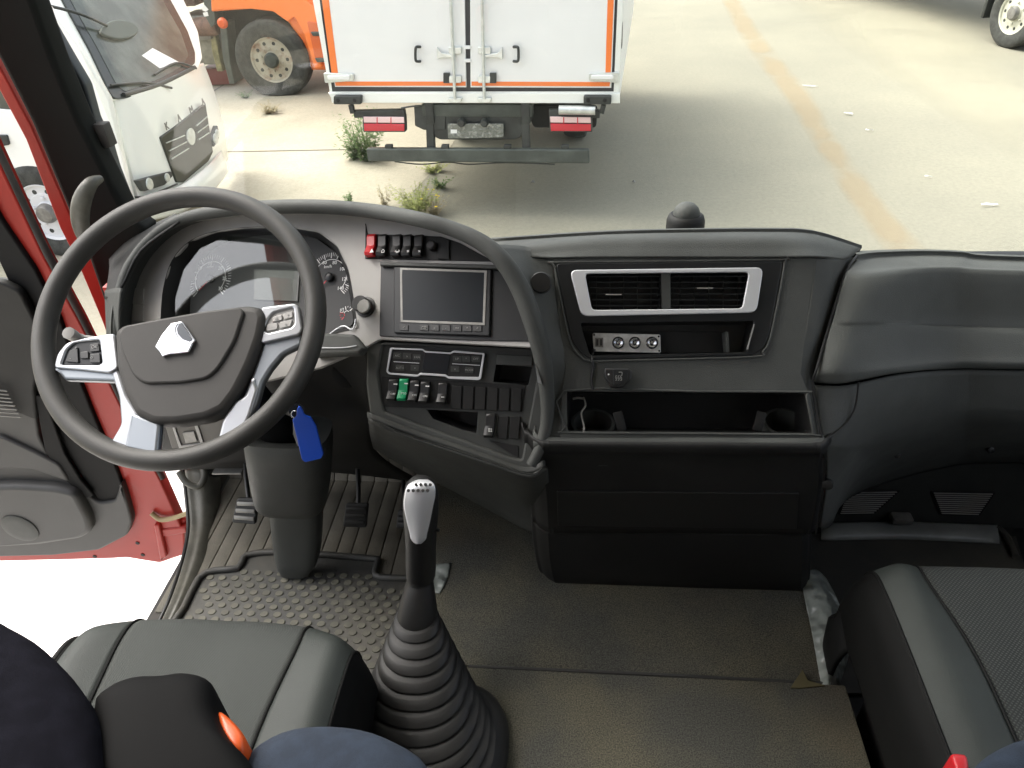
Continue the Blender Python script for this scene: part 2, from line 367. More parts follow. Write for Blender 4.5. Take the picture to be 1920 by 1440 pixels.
sh = gs('plastic_sheet', [[PZ(1500, 1075, 1.407), PZ(1530, 1068, 1.41), PZ(1550, 1085, 1.395)], [PZ(1508, 1120, 1.407), PZ(1545, 1118, 1.416), PZ(1572, 1128, 1.39)], [PZ(1520, 1175, 1.407), PZ(1555, 1170, 1.42), PZ(1588, 1182, 1.38)],
     [PZ(1530, 1230, 1.407), PZ(1560, 1232, 1.414), PZ(1592, 1225, 1.37)], [PZ(1540, 1285, 1.407), PZ(1556, 1290, 1.408), PZ(1574, 1285, 1.38)]], m_sheet, None, 8, .002)
tag(sh, 'crumpled grey plastic film over tunnel edge beside passenger seat', 'plastic film')
s2_ = gs('plastic_film', [[PZ(812, 1058, 1.402), PZ(845, 1055, 1.405)], [PZ(812, 1085, 1.402), PZ(838, 1085, 1.405)], [PZ(812, 1112, 1.402), PZ(824, 1112, 1.405)]], m_sheet, None, 6, .0015)
tag(s2_, 'small grey film scrap behind the gear lever neck', 'plastic film')
# ribbed driver floor and toe board
rf = thing('ribbed_floor_panel', 'dusty tan ribbed floor panel behind pedals under dashboard', 'floor panel', (-.7, 1.3, 1.245))
rb = []
for k in range(17):
    x = -.965+.0385*k
    rb.append(box('a', (x, 1.20, 1.248), (.0372, .46, .008), m_ribfloor, None, None, .003))
    rb.append(bar('a', (x, 1.42, 1.25), (x, 1.60, 1.42), .0372, .008, m_ribfloor, None, V((0, -.7, .7)), .003))
joined('rib_strip', rb, None, rf)
cuboid('backing', (-.99, .95, 1.243), (-.34, 1.43, 1.2455), m_groove, rf, 0)
# driver mat
pm = PL(V((0, 0, 1.250)), V((1, 0, 1.250)), V((0, 1, 1.250)))
dm = thing('floor_mat', 'black rubber mat with dusty oval studs and stepped raised lip before driver seat', 'floor mat', (-.6, .9, 1.25))
mo = [(300, 1190), (340, 1148), (372, 1078), (402, 1063), (443, 1060), (452, 1042), (470, 1034), (520, 1030), (610, 1036), (700, 1044), (712, 1050), (708, 1070), (716, 1078), (800, 1080), (800, 1200), (700, 1440), (250, 1440)]
plate('mat_base', pm, mo, m_mat, dm, th=.006, bev=.001, off=.004, rr=5)
lip = [pm.at(x, y, .010) for x, y in [(318, 1175), (344, 1140), (372, 1084), (402, 1069), (446, 1065), (456, 1046), (472, 1038), (520, 1034), (610, 1040), (698, 1047), (708, 1052), (703, 1072), (714, 1082), (790, 1084)]]
tube('mat_lip', lip, .008, m_mat, dm, 10, sm=2)
st = []
yy = .70
row = 0
bmst = bmesh.new()
def inside(p, poly):
    c = False
    for i in range(len(poly)):
        (x1, y1), (x2, y2) = poly[i-1], poly[i]
        if (y1 > p[1]) != (y2 > p[1]) and p[0] < (x2-x1)*(p[1]-y1)/(y2-y1)+x1: c = not c
    return c
mow = [tuple(pm.at(x, y, .004))[:2] for x, y in mo]
while yy < 1.09:
    xx = -1.0 + (.01575 if row % 2 else 0)
    while xx < -.36:
        if all(inside((xx+dx, yy+dy), mow) for dx, dy in ((.028, 0), (-.028, 0), (0, .028), (0, -.02))):
            ret = bmesh.ops.create_cone(bmst, cap_ends=True, segments=18, radius1=.0100, radius2=.0090, depth=.0024)
            bmesh.ops.scale(bmst, vec=(1, .78, 1), verts=ret['verts']); bmesh.ops.translate(bmst, vec=(xx, yy, 1.2552), verts=ret['verts'])
        xx += .0315
    yy += .0195; row += 1
me = bpy.data.meshes.new('mat_studs'); bmst.to_mesh(me); bmst.free(); smooth(me, 30); link('mat_studs', me, m_disc, dm)
# passenger mat
pmx = thing('floor_mat', 'black rubber mat with tall smooth front lip under passenger side of dashboard', 'floor mat', (.95, 1.1, 1.25))
plate('mat_base', pm, [(1500, 1000), (1905, 1005), (1990, 1300), (1560, 1300)], m_mat, pmx, th=.006, bev=.001, off=.004)
gs('mat_lip', [[PZ(1540, 980, 1.262), PZ(1700, 978, 1.262), PZ(1870, 984, 1.262)], [PZ(1540, 994, 1.27), PZ(1700, 992, 1.27), PZ(1872, 998, 1.27)], [PZ(1540, 1006, 1.266), PZ(1700, 1004, 1.266), PZ(1874, 1012, 1.266)], [PZ(1540, 1014, 1.256), PZ(1700, 1012, 1.256), PZ(1874, 1020, 1.256)]], m_lip, pmx, 4, .004)
tube('mat_edge', [PZ(1872, 990, 1.262), PZ(1890, 1010, 1.262), PZ(1905, 1045, 1.262)], .008, m_mat, pmx)
# sill
sil = thing('door_sill', 'worn grey plastic kick trim curving down beside open door', 'sill trim', (-.98, 1.1, 1.25))
rowsL = [(346, 880, 1.36), (352, 930, 1.30), (356, 985, 1.225), (350, 1030, 1.145), (336, 1080, 1.065), (318, 1130, .985), (290, 1190, .91)]
gs('sill_trim', [[PY(x, y, Y)+V((0, 0, -.05)), PY(x, y, Y), PY(x+14, y, Y+.004)+V((0, 0, .004)), PY(x+32-8*i/3, y+2, Y), PY(x+36+(4-i)*3, y+4, Y)+V((0, 0, -.02)), PY(x+64-i*7, y+4, Y+.02)+V((0, 0, -.02))] for i, (x, y, Y) in enumerate(rowsL)], m_sill, sil, 4, .004)
tube('sill_seal', [PY(x-3, y, Y+.003) for x, y, Y in rowsL], .005, m_black, sil)
gs('kick_panel', [[PY(382, 860, 1.42), PY(415, 850, 1.5), PY(440, 840, 1.55)], [PY(392, 920, 1.36), PY(412, 915, 1.42), PY(440, 910, 1.5)], [PY(398, 980, 1.29), PY(410, 980, 1.32), PY(426, 985, 1.34)], [PY(384, 1040, 1.2), PY(396, 1040, 1.21), PY(410, 1042, 1.22)], [PY(356, 1100, 1.1), PY(366, 1100, 1.11), PY(376, 1100, 1.12)]], m_dash2, sil, 4, .003)
tube('kick_loop', [PY(336, 885, 1.33), PY(350, 905, 1.31), PY(372, 912, 1.31), PY(383, 895, 1.33), PY(378, 870, 1.36)], .009, m_sill, sil)

# ------------------------------------------------------------ dashboard
dash = thing('dashboard', 'dark grey moulded dashboard spanning the cab with instruments, screen and air vents', 'dashboard', (.0, 1.2, 1.3))
PF = PL(PY(400, 440, 1.28), PY(900, 480, 1.13), PY(700, 640, 1.05))
PS = PL(PY(720, 650, 1.052), PY(1000, 662, 1.03), PY(980, 870, .93))
PC = PL(PY(1060, 490, 1.11), PY(1470, 490, 1.11), PY(1300, 820, .93))
def pocket(name, pl, outline, dep, m, parent, off=0.0, rr=0, taper=1.0):
    l = rnd(loc2(pl, outline, off), rr*scl(pl, outline)); n = len(l)
    cx = sum(p[0] for p in l)/n; cy = sum(p[1] for p in l)/n
    a = [pl.w(x, y, off) for x, y in l]; b = [pl.w(cx+(x-cx)*taper, cy+(y-cy)*taper, off-dep) for x, y in l]
    fs = [(i, (i+1) % n, n+(i+1) % n, n+i) for i in range(n)] + [tuple(range(n, 2*n))]
    me = bpy.data.meshes.new(name); me.from_pydata([tuple(v) for v in a+b], [], fs); smooth(me, 40)
    return link(name, me, m, parent)
def rocker(pl, x, y, wp, hp, m, parent, mark=None, off=0.0, tilt=1, my=.25, label=None, mk=None, skew=0):
    p = pl.at(x, y, off); k = depth(p)/FOC; W, H = wp*k, hp*k*1.12; cx, cy = pl.uv(p)
    prof = [(-.5, -.004), (-.5, .010), (-.38, .0125), (-.05, .0055), (.0, .005), (.35, .007), (.46, .006), (.5, .004), (.5, -.004)]
    if tilt < 0: prof = [(-q[0], q[1]) for q in prof][::-1]
    n = len(prof); vs_, fs = [], []
    for s, ins in ((-.5, 1), (-.42, 0), (.42, 0), (.5, 1)):
        for a, h in prof: vs_.append(pl.w(cx+s*W+skew*a*W, cy+a*H*(1-.02*ins), off+h-(.0012 if ins and h > 0 else 0)))
    for i in range(3):
        for j in range(n-1): fs.append((i*n+j, i*n+j+1, (i+1)*n+j+1, (i+1)*n+j))
    fs += [tuple(range(n)), tuple(range(3*n, 4*n))]
    o = mesh('switch', vs_, fs, m, parent, 40, label)
    if mark:
        t = text('marking', mark, pl, x, y+hp*my, hp*(.18 if len(mark) < 2 else .11), mk or m_white, o, off+.0125, .0006)
    return o
hoodp = [(228, 690, 1.09), (216, 630, 1.10), (220, 575, 1.12), (236, 512, 1.16), (275, 455, 1.20), (335, 413, 1.225), (420, 395, 1.225), (510, 388, 1.205), (610, 388, 1.175), (700, 396, 1.15), (780, 410, 1.125), (850, 430, 1.10), (905, 456, 1.075), (945, 492, 1.05), (975, 540, 1.03), (998, 600, 1.005), (1015, 660, .985), (1024, 720, .965), (1026, 780, .945), (1016, 830, .925), (996, 872, .905)]
hoodp = [(x, y, max(Y, PF.at(x, y).y-.05) if i < 10 else Y) for i, (x, y, Y) in enumerate(hoodp)]
hp3 = [PY(*q) for q in hoodp]
tube('hood_rim', hp3, [.010, .010, .010, .010, .010, .011, .012, .013, .013, .013, .013, .013, .014, .015, .016, .016, .015, .013, .011, .010, .009], m_dash, dash, 14, sm=5)
def inw(i, d):                       # towards the middle of the fascia, in the picture plane
    x, y, Y = hoodp[i]; dx, dy = 560-x, 640-y; L = math.hypot(dx, dy); return (x+dx/L*d, y+dy/L*d)
gs('hood_inner', [[p+V((0, 0, -.004)) for p in hp3[:18]], [PF.at(*inw(i, 16), -.002) for i in range(18)]], m_fascia, dash, 3, 0, 5)
gs('hood_top', [[p+V((0, .004, .001)) for p in hp3[:18]], [p+V((0, .03, -.022)) for p in hp3[:18]], [p+V((0, .42, -.31)) for p in hp3[:18]]], m_dash, dash, 3, .004, 4)
# fascia with the cluster opening
clo = [(300, 700), (301, 600), (306, 540), (322, 488), (355, 452), (400, 434), (460, 426), (540, 425), (596, 434), (632, 462), (652, 505), (662, 560), (668, 606), (664, 616), (560, 640)]
fo = [(226, 700), (226, 600), (240, 530), (275, 470), (335, 425), (420, 405), (510, 398), (610, 398), (700, 406), (780, 420), (850, 440), (905, 466), (945, 500), (975, 548), (998, 606), (1006, 652), (880, 645), (712, 636), (680, 655), (600, 690), (500, 715)]
plate('fascia', PF, [fo, clo], m_fascia, dash, th=.008, bev=.002, rr=[6, 10])
cl = thing('cl', 'x', 'x', (0, 0, 0)); bpy.data.objects.remove(cl)
cli = [(356, 712), (355, 610), (357, 560), (366, 515), (392, 474), (436, 450), (480, 442), (545, 438), (592, 446), (628, 472), (648, 512), (658, 562), (663, 604), (658, 612), (560, 640)]
clu = gs('instrument_cluster', [[PF.at(x, y, .001) for x, y in clo], [PF.at(x, y, -.03) for x, y in [((a[0]*2+b[0]*3)/5, (a[1]*2+b[1]*3)/5) for a, b in zip(clo, cli)]], [PF.at(x, y, -.055) for x, y in cli]], m_black, dash, 2, 0, 4, close=True)
PG = PF.off(-.055)
face = plate('gauge_face', PG, cli, mat('gauge_face_grey', (.045, .045, .045), .7), clu, th=.004, bev=.0005, off=.002, rr=6)
def arc_marks(name, cx, cy, r1, r2, a0, a1, n, m, wd=.0011, off=.0035, major=5, parent=None):
    c = PG.at(cx, cy, off); k = depth(c)/FOC; u0_, v0_ = PG.uv(c); bm_ = []
    vs_, fs = [], []
    for i in range(n+1):
        a = R(a0+(a1-a0)*i/n); rr1 = (r1-(4 if i % major == 0 else 0))*k; rr2 = r2*k; w2 = wd*(1.5 if i % major == 0 else .8)
        d = V((math.cos(a), math.sin(a))); e = V((-d.y, d.x))*w2/2
        b = len(vs_)
        for q in (d*rr1-e, d*rr1+e, d*rr2+e, d*rr2-e): vs_.append(PG.w(u0_+q.x, v0_+q.y, off))
        fs.append((b, b+1, b+2, b+3))
    # base ring
    N = 40; b = len(vs_)
    for i in range(N+1):
        a = R(a0+(a1-a0)*i/N)
        for rr_ in (r1-6, r1-7.2): vs_.append(PG.w(u0_+math.cos(a)*rr_*k, v0_+math.sin(a)*rr_*k, off))
    for i in range(N): fs.append((b+2*i, b+2*i+1, b+2*i+3, b+2*i+2))
    return mesh(name, vs_, fs, m, parent, 30)
gL, gR_ = (394, 522), (618, 520)
arc_marks('dial_ring', *gL, 40, 47, 225, -45, 40, m_white, parent=clu)
arc_marks('dial_ring', *gR_, 42, 49, 225, -45, 56, m_white, parent=clu, major=4)
for i, s in enumerate(['0', '5', '10', '15', '20', '25', '30']):
    a = R(225-45*i); text('numeral', s, PG, gL[0]+math.cos(a)*27, gL[1]-math.sin(a)*27, 7, m_white, clu, .0035)
for i, s in enumerate(['0', '20', '40', '60', '80', '100', '120', '140']):
    a = R(225-270*i/7); text('numeral', s, PG, gR_[0]+math.cos(a)*29, gR_[1]-math.sin(a)*29, 7, m_white, clu, .0035)
text('numeral', 'km/h', PG, gR_[0]-3, 500, 6, m_white, clu, .0035)
text('numeral', 'r/min', PG, gL[0], 500, 5, m_white, clu, .0035)
for (cx, cy), a in ((gL, 225), (gR_, 225)):
    c = PG.at(cx, cy, .006); lathe('needle_hub', c, PG.n, [(.009, -.003), (.009, .004), (.006, .006)], m_gloss, clu, 18)
    d = PG.u*math.cos(R(a)) + PG.v*math.sin(R(a)); bar('needle', c, c+d*.034, .0016, .0012, m_redp, clu, PG.n, 0)
plate('info_display', PG, [(476, 505), (562, 508), (558, 565), (476, 562)], mat('lcd_grey', (.06, .062, .055), .35), clu, th=.002, bev=.0004, off=.0045)
arc_marks('fuel_ring', 650, 588, 12, 15, 170, 40, 6, m_white, parent=clu, major=3)
arc_marks('fuel_ring', 650, 588, 12, 15, 230, 170, 3, m_redp, parent=clu, major=3)
text('numeral', '□', PG, 641, 583, 7, m_white, clu, .0035)
PLN = PL(PF.at(500, 540, -.036), PF.at(500, 540, -.036)+PF.u-PF.n*.25, PF.at(500, 540, -.036)+PF.v)
plate('lens', PLN, [(326, 705), (328, 560), (344, 505), (376, 464), (430, 440), (500, 434), (560, 432), (606, 444), (638, 478), (656, 545), (664, 606), (560, 640)], m_lens, clu, th=.002, bev=.0005)
# pocket below the cluster, seen past the wheel
tube('cluster_trim', [PF.at(600, 640, .006), PF.at(640, 612, .004), PF.at(658, 618, .004), PF.at(664, 612, .004), PF.at(667, 598, .004)], .0014, m_silver, dash, 8)
plate('lower_ledge', PF, [(590, 622), (662, 626), (684, 652), (672, 664), (590, 668)], m_dash, dash, th=.02, bev=.006, off=.014, rr=4)
tube('ledge_rim_line', [PF.at(592, 652, .016), PF.at(640, 652, .016), PF.at(668, 648, .016)], .001, m_silver, dash, 6)  # thin silver line along the rim of the ledge
for y in (560, 592): plate('blank_switch', PF, [(249, y-20), (269, y-20), (268, y+10), (248, y+10)], m_fascia, dash, th=.004, bev=.0012, off=.0025, rr=2)
# light knob
kn = lathe('headlight_knob', PF.at(686, 576), PF.n, [(.019, 0), (.019, .003), (.015, .004), (.0145, .024), (.0135, .026)], m_black, dash, 30)
lathe('knob_face', PF.at(683, 575, .024), PF.n, [(.0128, 0), (.0128, .003), (.0115, .0045)], m_gmetal, kn, 10)
# switch bank
plate('switch_bank', PF, [(685, 418), (689, 438), (826, 443), (862, 455), (925, 490), (684, 485)], m_dark, dash, th=.004, bev=.001, off=.002, rr=2)
bk = [(697, m_red, '\u25B2', 17), (718, m_black, '\u2302', 17), (745, m_black, '\u2194', 17), (765, m_black, '\u2261', 17), (786, m_black, '\u00D7', 17)]
for x, m_, t_, w_ in bk: rocker(PF, x, 461+(x-697)*.01, w_, 39, m_, dash, t_, .004, label=('red hazard switch' if m_ is m_red else None))
lathe('socket_cap', PF.at(812, 463, .003), PF.n, [(.0085, 0), (.0085, .010), (.006, .012)], m_black, dash, 20)
plate('blank_switch', PF, [(821, 445), (842, 450), (842, 486), (820, 485)], m_dark, dash, th=.003, bev=.001, off=.006, rr=1)
# radio
plate('radio_surround', PF, [(714, 494), (928, 500), (952, 520), (980, 580), (1000, 640), (880, 638), (711, 630)], m_gloss, dash, th=.004, bev=.001, off=.003, rr=3)
plate('ledge_bar', PF, [(712, 490), (936, 496), (940, 504), (712, 498)], m_dash2, dash, th=.008, bev=.002, off=.012, rr=2)
rad = plate('radio', PF, [(738, 499), (921, 505), (918, 630), (738, 624)], m_gloss, dash, th=.010, bev=.002, off=.009, rr=3)
plate('screen_frame', PF, [[(750, 502), (913, 507), (909, 610), (751, 604)], [(754, 506), (908, 511), (905, 605), (755, 600)]], m_gmetal, rad, th=.002, bev=.0004, off=.0104)
plate('screen', PF, [(753, 505), (909, 510), (906, 607), (754, 602)], mat('tft_screen', (.010, .013, .016), .25, spec=.2), rad, th=.002, bev=.0002, off=.0100)
for i, (x, s) in enumerate([(757, '<'), (795, 'CD'), (815, 'o'), (836, '-'), (857, '<>'), (876, '^'), (895, '<')]):
    b_ = plate('radio_button', PF, [(x-8, 608+i*.3), (x+8, 609+i*.3), (x+8, 620+i*.3), (x-8, 619+i*.3)], m_black, rad, th=.002, bev=.0005, off=.0105, rr=1)
    text('marking', s, PF, x, 614+i*.3, 5, m_grey, b_, .0112)
# lower stack
plate('stack_frame', PS, [[(688, 642), (760, 642), (1004, 656), (1022, 700), (1022, 780), (1000, 880), (985, 882), (840, 832), (694, 784), (686, 720)], [(718, 646), (1000, 660), (1008, 700), (978, 862), (960, 858), (720, 772), (708, 700)]], m_dash, dash, th=.012, bev=.004, off=.006, rr=5)
hole1 = [(930, 684), (998, 688), (990, 722), (925, 716)]; hole2 = [(800, 768), (896, 773), (893, 812), (868, 806), (812, 785)]
plate('stack_panel', PS, [[(700, 640), (1004, 656), (1012, 700), (984, 876), (955, 866), (700, 778), (700, 700)], hole1, hole2], m_dash2, dash, th=.004, bev=.0008)
pocket('storage_pocket', PS, hole1, .06, m_black, dash, rr=2); pocket('storage_pocket', PS, hole2, .06, m_black, dash, rr=2)
plate('pocket_flap', PS, [(932, 664), (998, 668), (998, 686), (930, 684)], m_dash, dash, th=.004, bev=.001, off=.003, rr=2)
ac = plate('climate_panel', PS, [(733, 652), (910, 662), (902, 712), (722, 702)], m_dark, dash, th=.008, bev=.002, off=.006, rr=6)
plate('climate_trim', PS, [[(731, 652), (792, 654), (797, 658), (845, 661), (850, 657), (909, 662), (902, 710), (897, 713), (840, 710), (835, 706), (788, 703), (783, 707), (729, 702), (724, 697)], [(735, 655), (792, 657), (797, 661), (845, 664), (850, 661), (905, 665), (898, 707), (840, 706), (835, 702), (788, 699), (783, 703), (731, 699), (727, 696)]], m_silver, ac, th=.003, bev=.0006, off=.008, rr=[3, 2])
plate('climate_display', PS, [(797, 660), (844, 663), (838, 703), (790, 700)], m_screen, ac, th=.003, bev=.0006, off=.0072, rr=2)
for (x0, x1, y) in ((738, 786, 678), (848, 900, 682)): bar('slider_line', PS.at(x0, y, .0068), PS.at(x1, y+3, .0068), .001, .001, m_silver, ac, PS.n, 0)
for x, y, s in ((745, 667, 'A/C'), (763, 668, '\u00BB'), (782, 670, 'FAN'), (750, 690, 'AUTO'), (778, 690, 'v'), (857, 673, 'UP'), (874, 673, '*'), (892, 673, 'OFF'), (853, 692, 'v'), (880, 694, 'MODE')):
    b_ = plate('climate_button', PS, [(x-8, y-6), (x+8, y-5), (x+8, y+6), (x-8, y+5)], m_dash2, ac, th=.002, bev=.0005, off=.0068, rr=1.5)
    text('marking', s, PS, x, y, 4.2, m_grey, b_, .0075)
plate('switch_bank', PS, [(716, 706), (985, 722), (978, 772), (880, 768), (716, 762)], m_dark, dash, th=.003, bev=.0006, off=.0015)
for x, y, m_, a_, lb in ((737, 731, m_black, 'OFF', None), (757, 730, m_green, 'PTO', 'green rocker switch'), (777, 733, m_black, 'ON', None), (797, 735, m_black, 'ON', None), (830, 737, m_black, '\u2261\u2261', None)):
    r_ = rocker(PS, x, y, 17, 36, m_, dash, a_, .003, my=.22, label=lb, mk=m_white, skew=.25)
    if x < 820: bar('switch_lamp', PS.at(x+1, y-11, .0105), PS.at(x+8, y-10.6, .0105), .002, .001, m_white, r_, PS.n, 0)
for k in range(6): 
    x = 856+k*22.5; plate('blank_switch', PS, [(x-9, 723+k), (x+10, 724+k), (x+8, 767+k), (x-11, 766+k)], m_dark, dash, th=.003, bev=.001, off=.0045, rr=1.5)
rocker(PS, 919, 797, 18, 40, m_black, dash, '\u2317', .002, my=.25, skew=.25)
for x in (944, 966): plate('blank_switch', PS, [(x-9, 780), (x+10, 781), (x+6, 824), (x-12, 822)], m_dark, dash, th=.003, bev=.001, off=.0035, rr=1.5)
plate('coin_shelf', PS, [(918, 826), (972, 836), (972, 858), (960, 852)], m_black, dash, th=.002, bev=.0006, off=.0015)
# lip and fairing under the stack
l0 = [(688, 776), (760, 803), (850, 834), (925, 860), (988, 880), (1022, 866)]
def psr(dx, dy, dY, fs=None): return [PS.at(x+dx, y+dy, .008)+V((0, dY, 0)) for x, y in l0]
fr2 = [PY(696, 815, 1.07), PY(775, 850, 1.05), PY(860, 895, 1.04), PY(930, 930, 1.03), PY(990, 955, 1.0), PY(1030, 945, .985)]
fr3 = [PY(704, 836, 1.17), PY(770, 876, 1.16), PY(850, 915, 1.14), PY(930, 958, 1.10), PY(990, 990, 1.03), PY(1032, 998, .995)]
gs('lower_fairing', [psr(0, 0, .004), psr(2, 9, -.002), psr(4, 17, .004), fr2, fr3, [p+V((-.02, .12, .03)) for p in fr3]], m_dash2, dash, 4, .004, 4)
gs('knee_panel', [[PY(236, 660, 1.16), PY(400, 680, 1.17), PY(600, 668, 1.14), PY(690, 640, 1.09)], [PY(262, 760, 1.18), PY(400, 770, 1.17), PY(600, 760, 1.17), PY(698, 770, 1.10)], [PY(290, 850, 1.21), PY(400, 852, 1.2), PY(600, 850, 1.24), PY(706, 850, 1.20)], [PY(310, 880, 1.32), PY(400, 880, 1.32), PY(610, 885, 1.36), PY(790, 905, 1.3)]], m_dark, dash, 5, .004, 5)
PN = PL(PY(330, 760, 1.165), PY(430, 765, 1.165), PY(330, 845, 1.19))
fz = plate('fuse_cover', PN, [(300, 770), (436, 766), (446, 836), (322, 842)], mat('brown_black_plastic', (.055, .050, .040), .5), dash, th=.012, bev=.003, off=.02, rr=4)
plate('latch', PN, [[(318, 786), (366, 782), (384, 838), (336, 842)], [(326, 796), (362, 792), (376, 832), (340, 836)]], m_fascia, fz, th=.004, bev=.001, off=.023, rr=3)
plate('latch_tab', PN, [(342, 812), (364, 810), (370, 828), (348, 832)], m_gmetal, fz, th=.004, bev=.0015, off=.0235, rr=2)
lathe('round_cap', PY(650, 700, 1.135), V((.1, -1, .5)), [(.030, -.004), (.030, .001), (.027, .003)], m_dark, dash, 28)
bar('bracket', PY(400, 884, 1.25), PY(455, 884, 1.25), .02, .006, m_gmetal, dash)
# left end
gs('end_cap', [[PY(196, 545, 1.22), PY(214, 540, 1.17), PY(226, 540, 1.14)], [PY(198, 600, 1.2), PY(210, 600, 1.14), PY(222, 600, 1.11)], [PY(203, 660, 1.2), PY(214, 665, 1.13), PY(230, 668, 1.10)], [PY(225, 740, 1.22), PY(240, 745, 1.18), PY(262, 750, 1.17)]], m_dash, dash, 4, .005)
gs('corner_shelf', [[PY(196, 560, 1.2), PY(225, 540, 1.18), PY(262, 470, 1.22), PY(335, 415, 1.25)], [PY(205, 500, 1.4), PY(232, 470, 1.4), PY(265, 440, 1.42), PY(330, 408, 1.42)], [PY(200, 470, 1.56), PY(235, 440, 1.56), PY(275, 425, 1.56), PY(330, 400, 1.56)]], m_dark, dash, 4, .004)
# centre
vent_o = [(1097, 513), (1405, 510), (1392, 578), (1110, 581)]
pock_o = [(1088, 606), (1414, 602), (1400, 660), (1106, 666)]
tray_o = [(1063, 734), (1508, 737), (1522, 812), (1064, 808)]
cpo = [(1036, 480), (1530, 480), (1514, 600), (1502, 700), (1512, 728), (1532, 824), (1050, 822), (1052, 740), (1060, 690), (1048, 600)]
plate('centre_panel', PC, [cpo, vent_o, pock_o, tray_o], m_dash, dash, th=.006, bev=.001, rr=[3, 8, 6, 6])
plate('centre_bezel', PC, [[(1042, 494), (1468, 490), (1442, 630), (1430, 655), (1412, 666), (1200, 672), (1110, 674), (1090, 664), (1072, 640), (1056, 570)], vent_o, pock_o], m_gloss, dash, th=.006, bev=.0015, off=.004, rr=[10, 8, 6])
tube('bezel_edge', [PC.at(x, y, .002) for x, y in [(1042, 492), (1250, 490), (1462, 487), (1471, 494), (1445, 630), (1430, 658), (1412, 669), (1200, 675), (1110, 677), (1088, 668), (1069, 640), (1053, 570), (1040, 500)]], .0020, m_dash, dash, 8, True, 4)
plate('vent_frame', PC, [[(1068, 506), (1432, 501), (1419, 586), (1090, 593)], vent_o], m_silver, dash, th=.006, bev=.0018, off=.009, rr=[14, 8])
for x0, x1, tx, ty in ((1101, 1239, 1150, 553), (1257, 1402, 1321, 541)):
    xa, xb = (x0, x1)
    vt = pocket('air_vent', PC, [(xa-4, 511), (xb+2, 511), (xb-2 if xb < 1300 else xb-8, 581), (xa+6 if xa < 1200 else xa, 582)], .045, m_black, dash, .004, 3)
    sl_ = []
    for k in range(6):
        y = 518+k*11; a_, b_ = PC.at(xa+2+(k*1.8 if xa < 1200 else 0), y, -.006), PC.at(xb-1-(k*1.5 if xb > 1300 else 0), y, -.006)
        sl_.append(bar('slat', a_, b_, .010, .0016, m_gloss, None, (PC.n*.25+PC.v).normalized(), .0004))
    joined('slats', sl_, None, vt)
    vv = []
    for k in range(5):
        x = xa+(xb-xa)*(k+.7)/5.4; vv.append(bar('vane', PC.at(x, 514, -.022), PC.at(x, 580, -.022), .008, .0012, m_black, None, PC.u, 0))
    joined('vanes', vv, None, vt)
    bar('vent_tab', PC.at(tx-15, ty, .001), PC.at(tx+15, ty, .001), .010, .002, m_chrome, vt, PC.v, .0006)
plate('vent_divider', PC, [(1240, 511), (1257, 511), (1258, 581), (1241, 581)], m_dash2, dash, th=.02, bev=.001, off=.004)
pocket('shelf_pocket', PC, pock_o, .05, m_black, dash, .004, 6)
plate('pocket_rib', PC, [(1360, 622), (1366, 622), (1368, 661), (1363, 661)], m_dash, dash, th=.03, bev=.0005, off=-.01)
bar('pocket_edge', PC.at(1414, 608, .006), PC.at(1401, 655, .006), .002, .003, m_grey, dash, PC.n, 0)
plate('pocket_floor', PC, [(1090, 620), (1362, 622), (1364, 661), (1108, 664)], m_dark, dash, th=.004, bev=.001, off=-.04)
tr = pocket('storage_tray', PC, tray_o, .13, m_dark, dash, 0, 6, .97)
tube('tray_rim', [PC.at(x, y, .001) for x, y in [(1060, 733), (1300, 734), (1506, 735), (1512, 742), (1525, 812), (1520, 815), (1300, 813), (1064, 811), (1060, 800)]], .002, m_dash, dash, 8, True, 3)
for cx, s in ((1112, -1), (1474, 1)):
    c = PC.at(cx, 790, -.042)
    cup = lathe('cup_holder', c, V((0, 0, 1)), [(.036, -.05), (.036, -.01), (.0385, -.008), (.0385, -.002), (.033, -.002), (.032, -.048)], m_dash2, tr, 32)
    e = PC.at(cx-s*45, 772, -.02); f_ = PC.at(cx-s*55, 808, -.02)
    bar('cup_bracket', e, f_, .016, .004, m_dark, tr, PC.n, .002)
tube('strap', [PC.at(1094, 745, -.03), PC.at(1098, 760, -.02), PC.at(1090, 775, -.015), PC.at(1095, 800, -.008), PC.at(1093, 812, .002)], .0016, m_gmetal, tr, 6)
tube('strap', [PC.at(1074, 748, -.03), PC.at(1084, 746, -.03), PC.at(1096, 748, -.03)], .002, m_gmetal, tr, 6)
# surrounding centre mouldings
def pc(x, y, o_=0.0): return PC.at(x, y, o_)
gs('centre_left_cheek', [[PY(930, 458, 1.10), PY(985, 462, 1.13), pc(1040, 482)], [PY(968, 520, 1.045), PY(1005, 530, 1.075), pc(1044, 540, -.002)], [PY(998, 590, 1.015), PY(1022, 600, 1.04), pc(1052, 610, -.002)], [PY(1016, 660, .99), PY(1036, 660, 1.005), pc(1062, 670, -.002)], [PY(1024, 740, .965), PY(1040, 745, .972), pc(1056, 745, -.002)], [PY(1018, 822, .928), PY(1034, 823, .928), pc(1056, 824, -.002)]], m_dash, dash, 5, .004)
gs('centre_right_cheek', [[pc(1528, 482), PY(1565, 482, 1.13), PY(1603, 482, 1.17)], [pc(1522, 545), PY(1550, 545, 1.09), PY(1574, 538, 1.12)], [pc(1512, 610), PY(1533, 610, 1.05), PY(1552, 612, 1.07)], [pc(1500, 705), PY(1512, 710, .998), PY(1524, 714, 1.005)], [pc(1512, 740), PY(1520, 745, .976), PY(1528, 750, .985)], [pc(1530, 824), PY(1537, 824, .932), PY(1543, 824, .94)]], m_dash, dash, 5, .004)
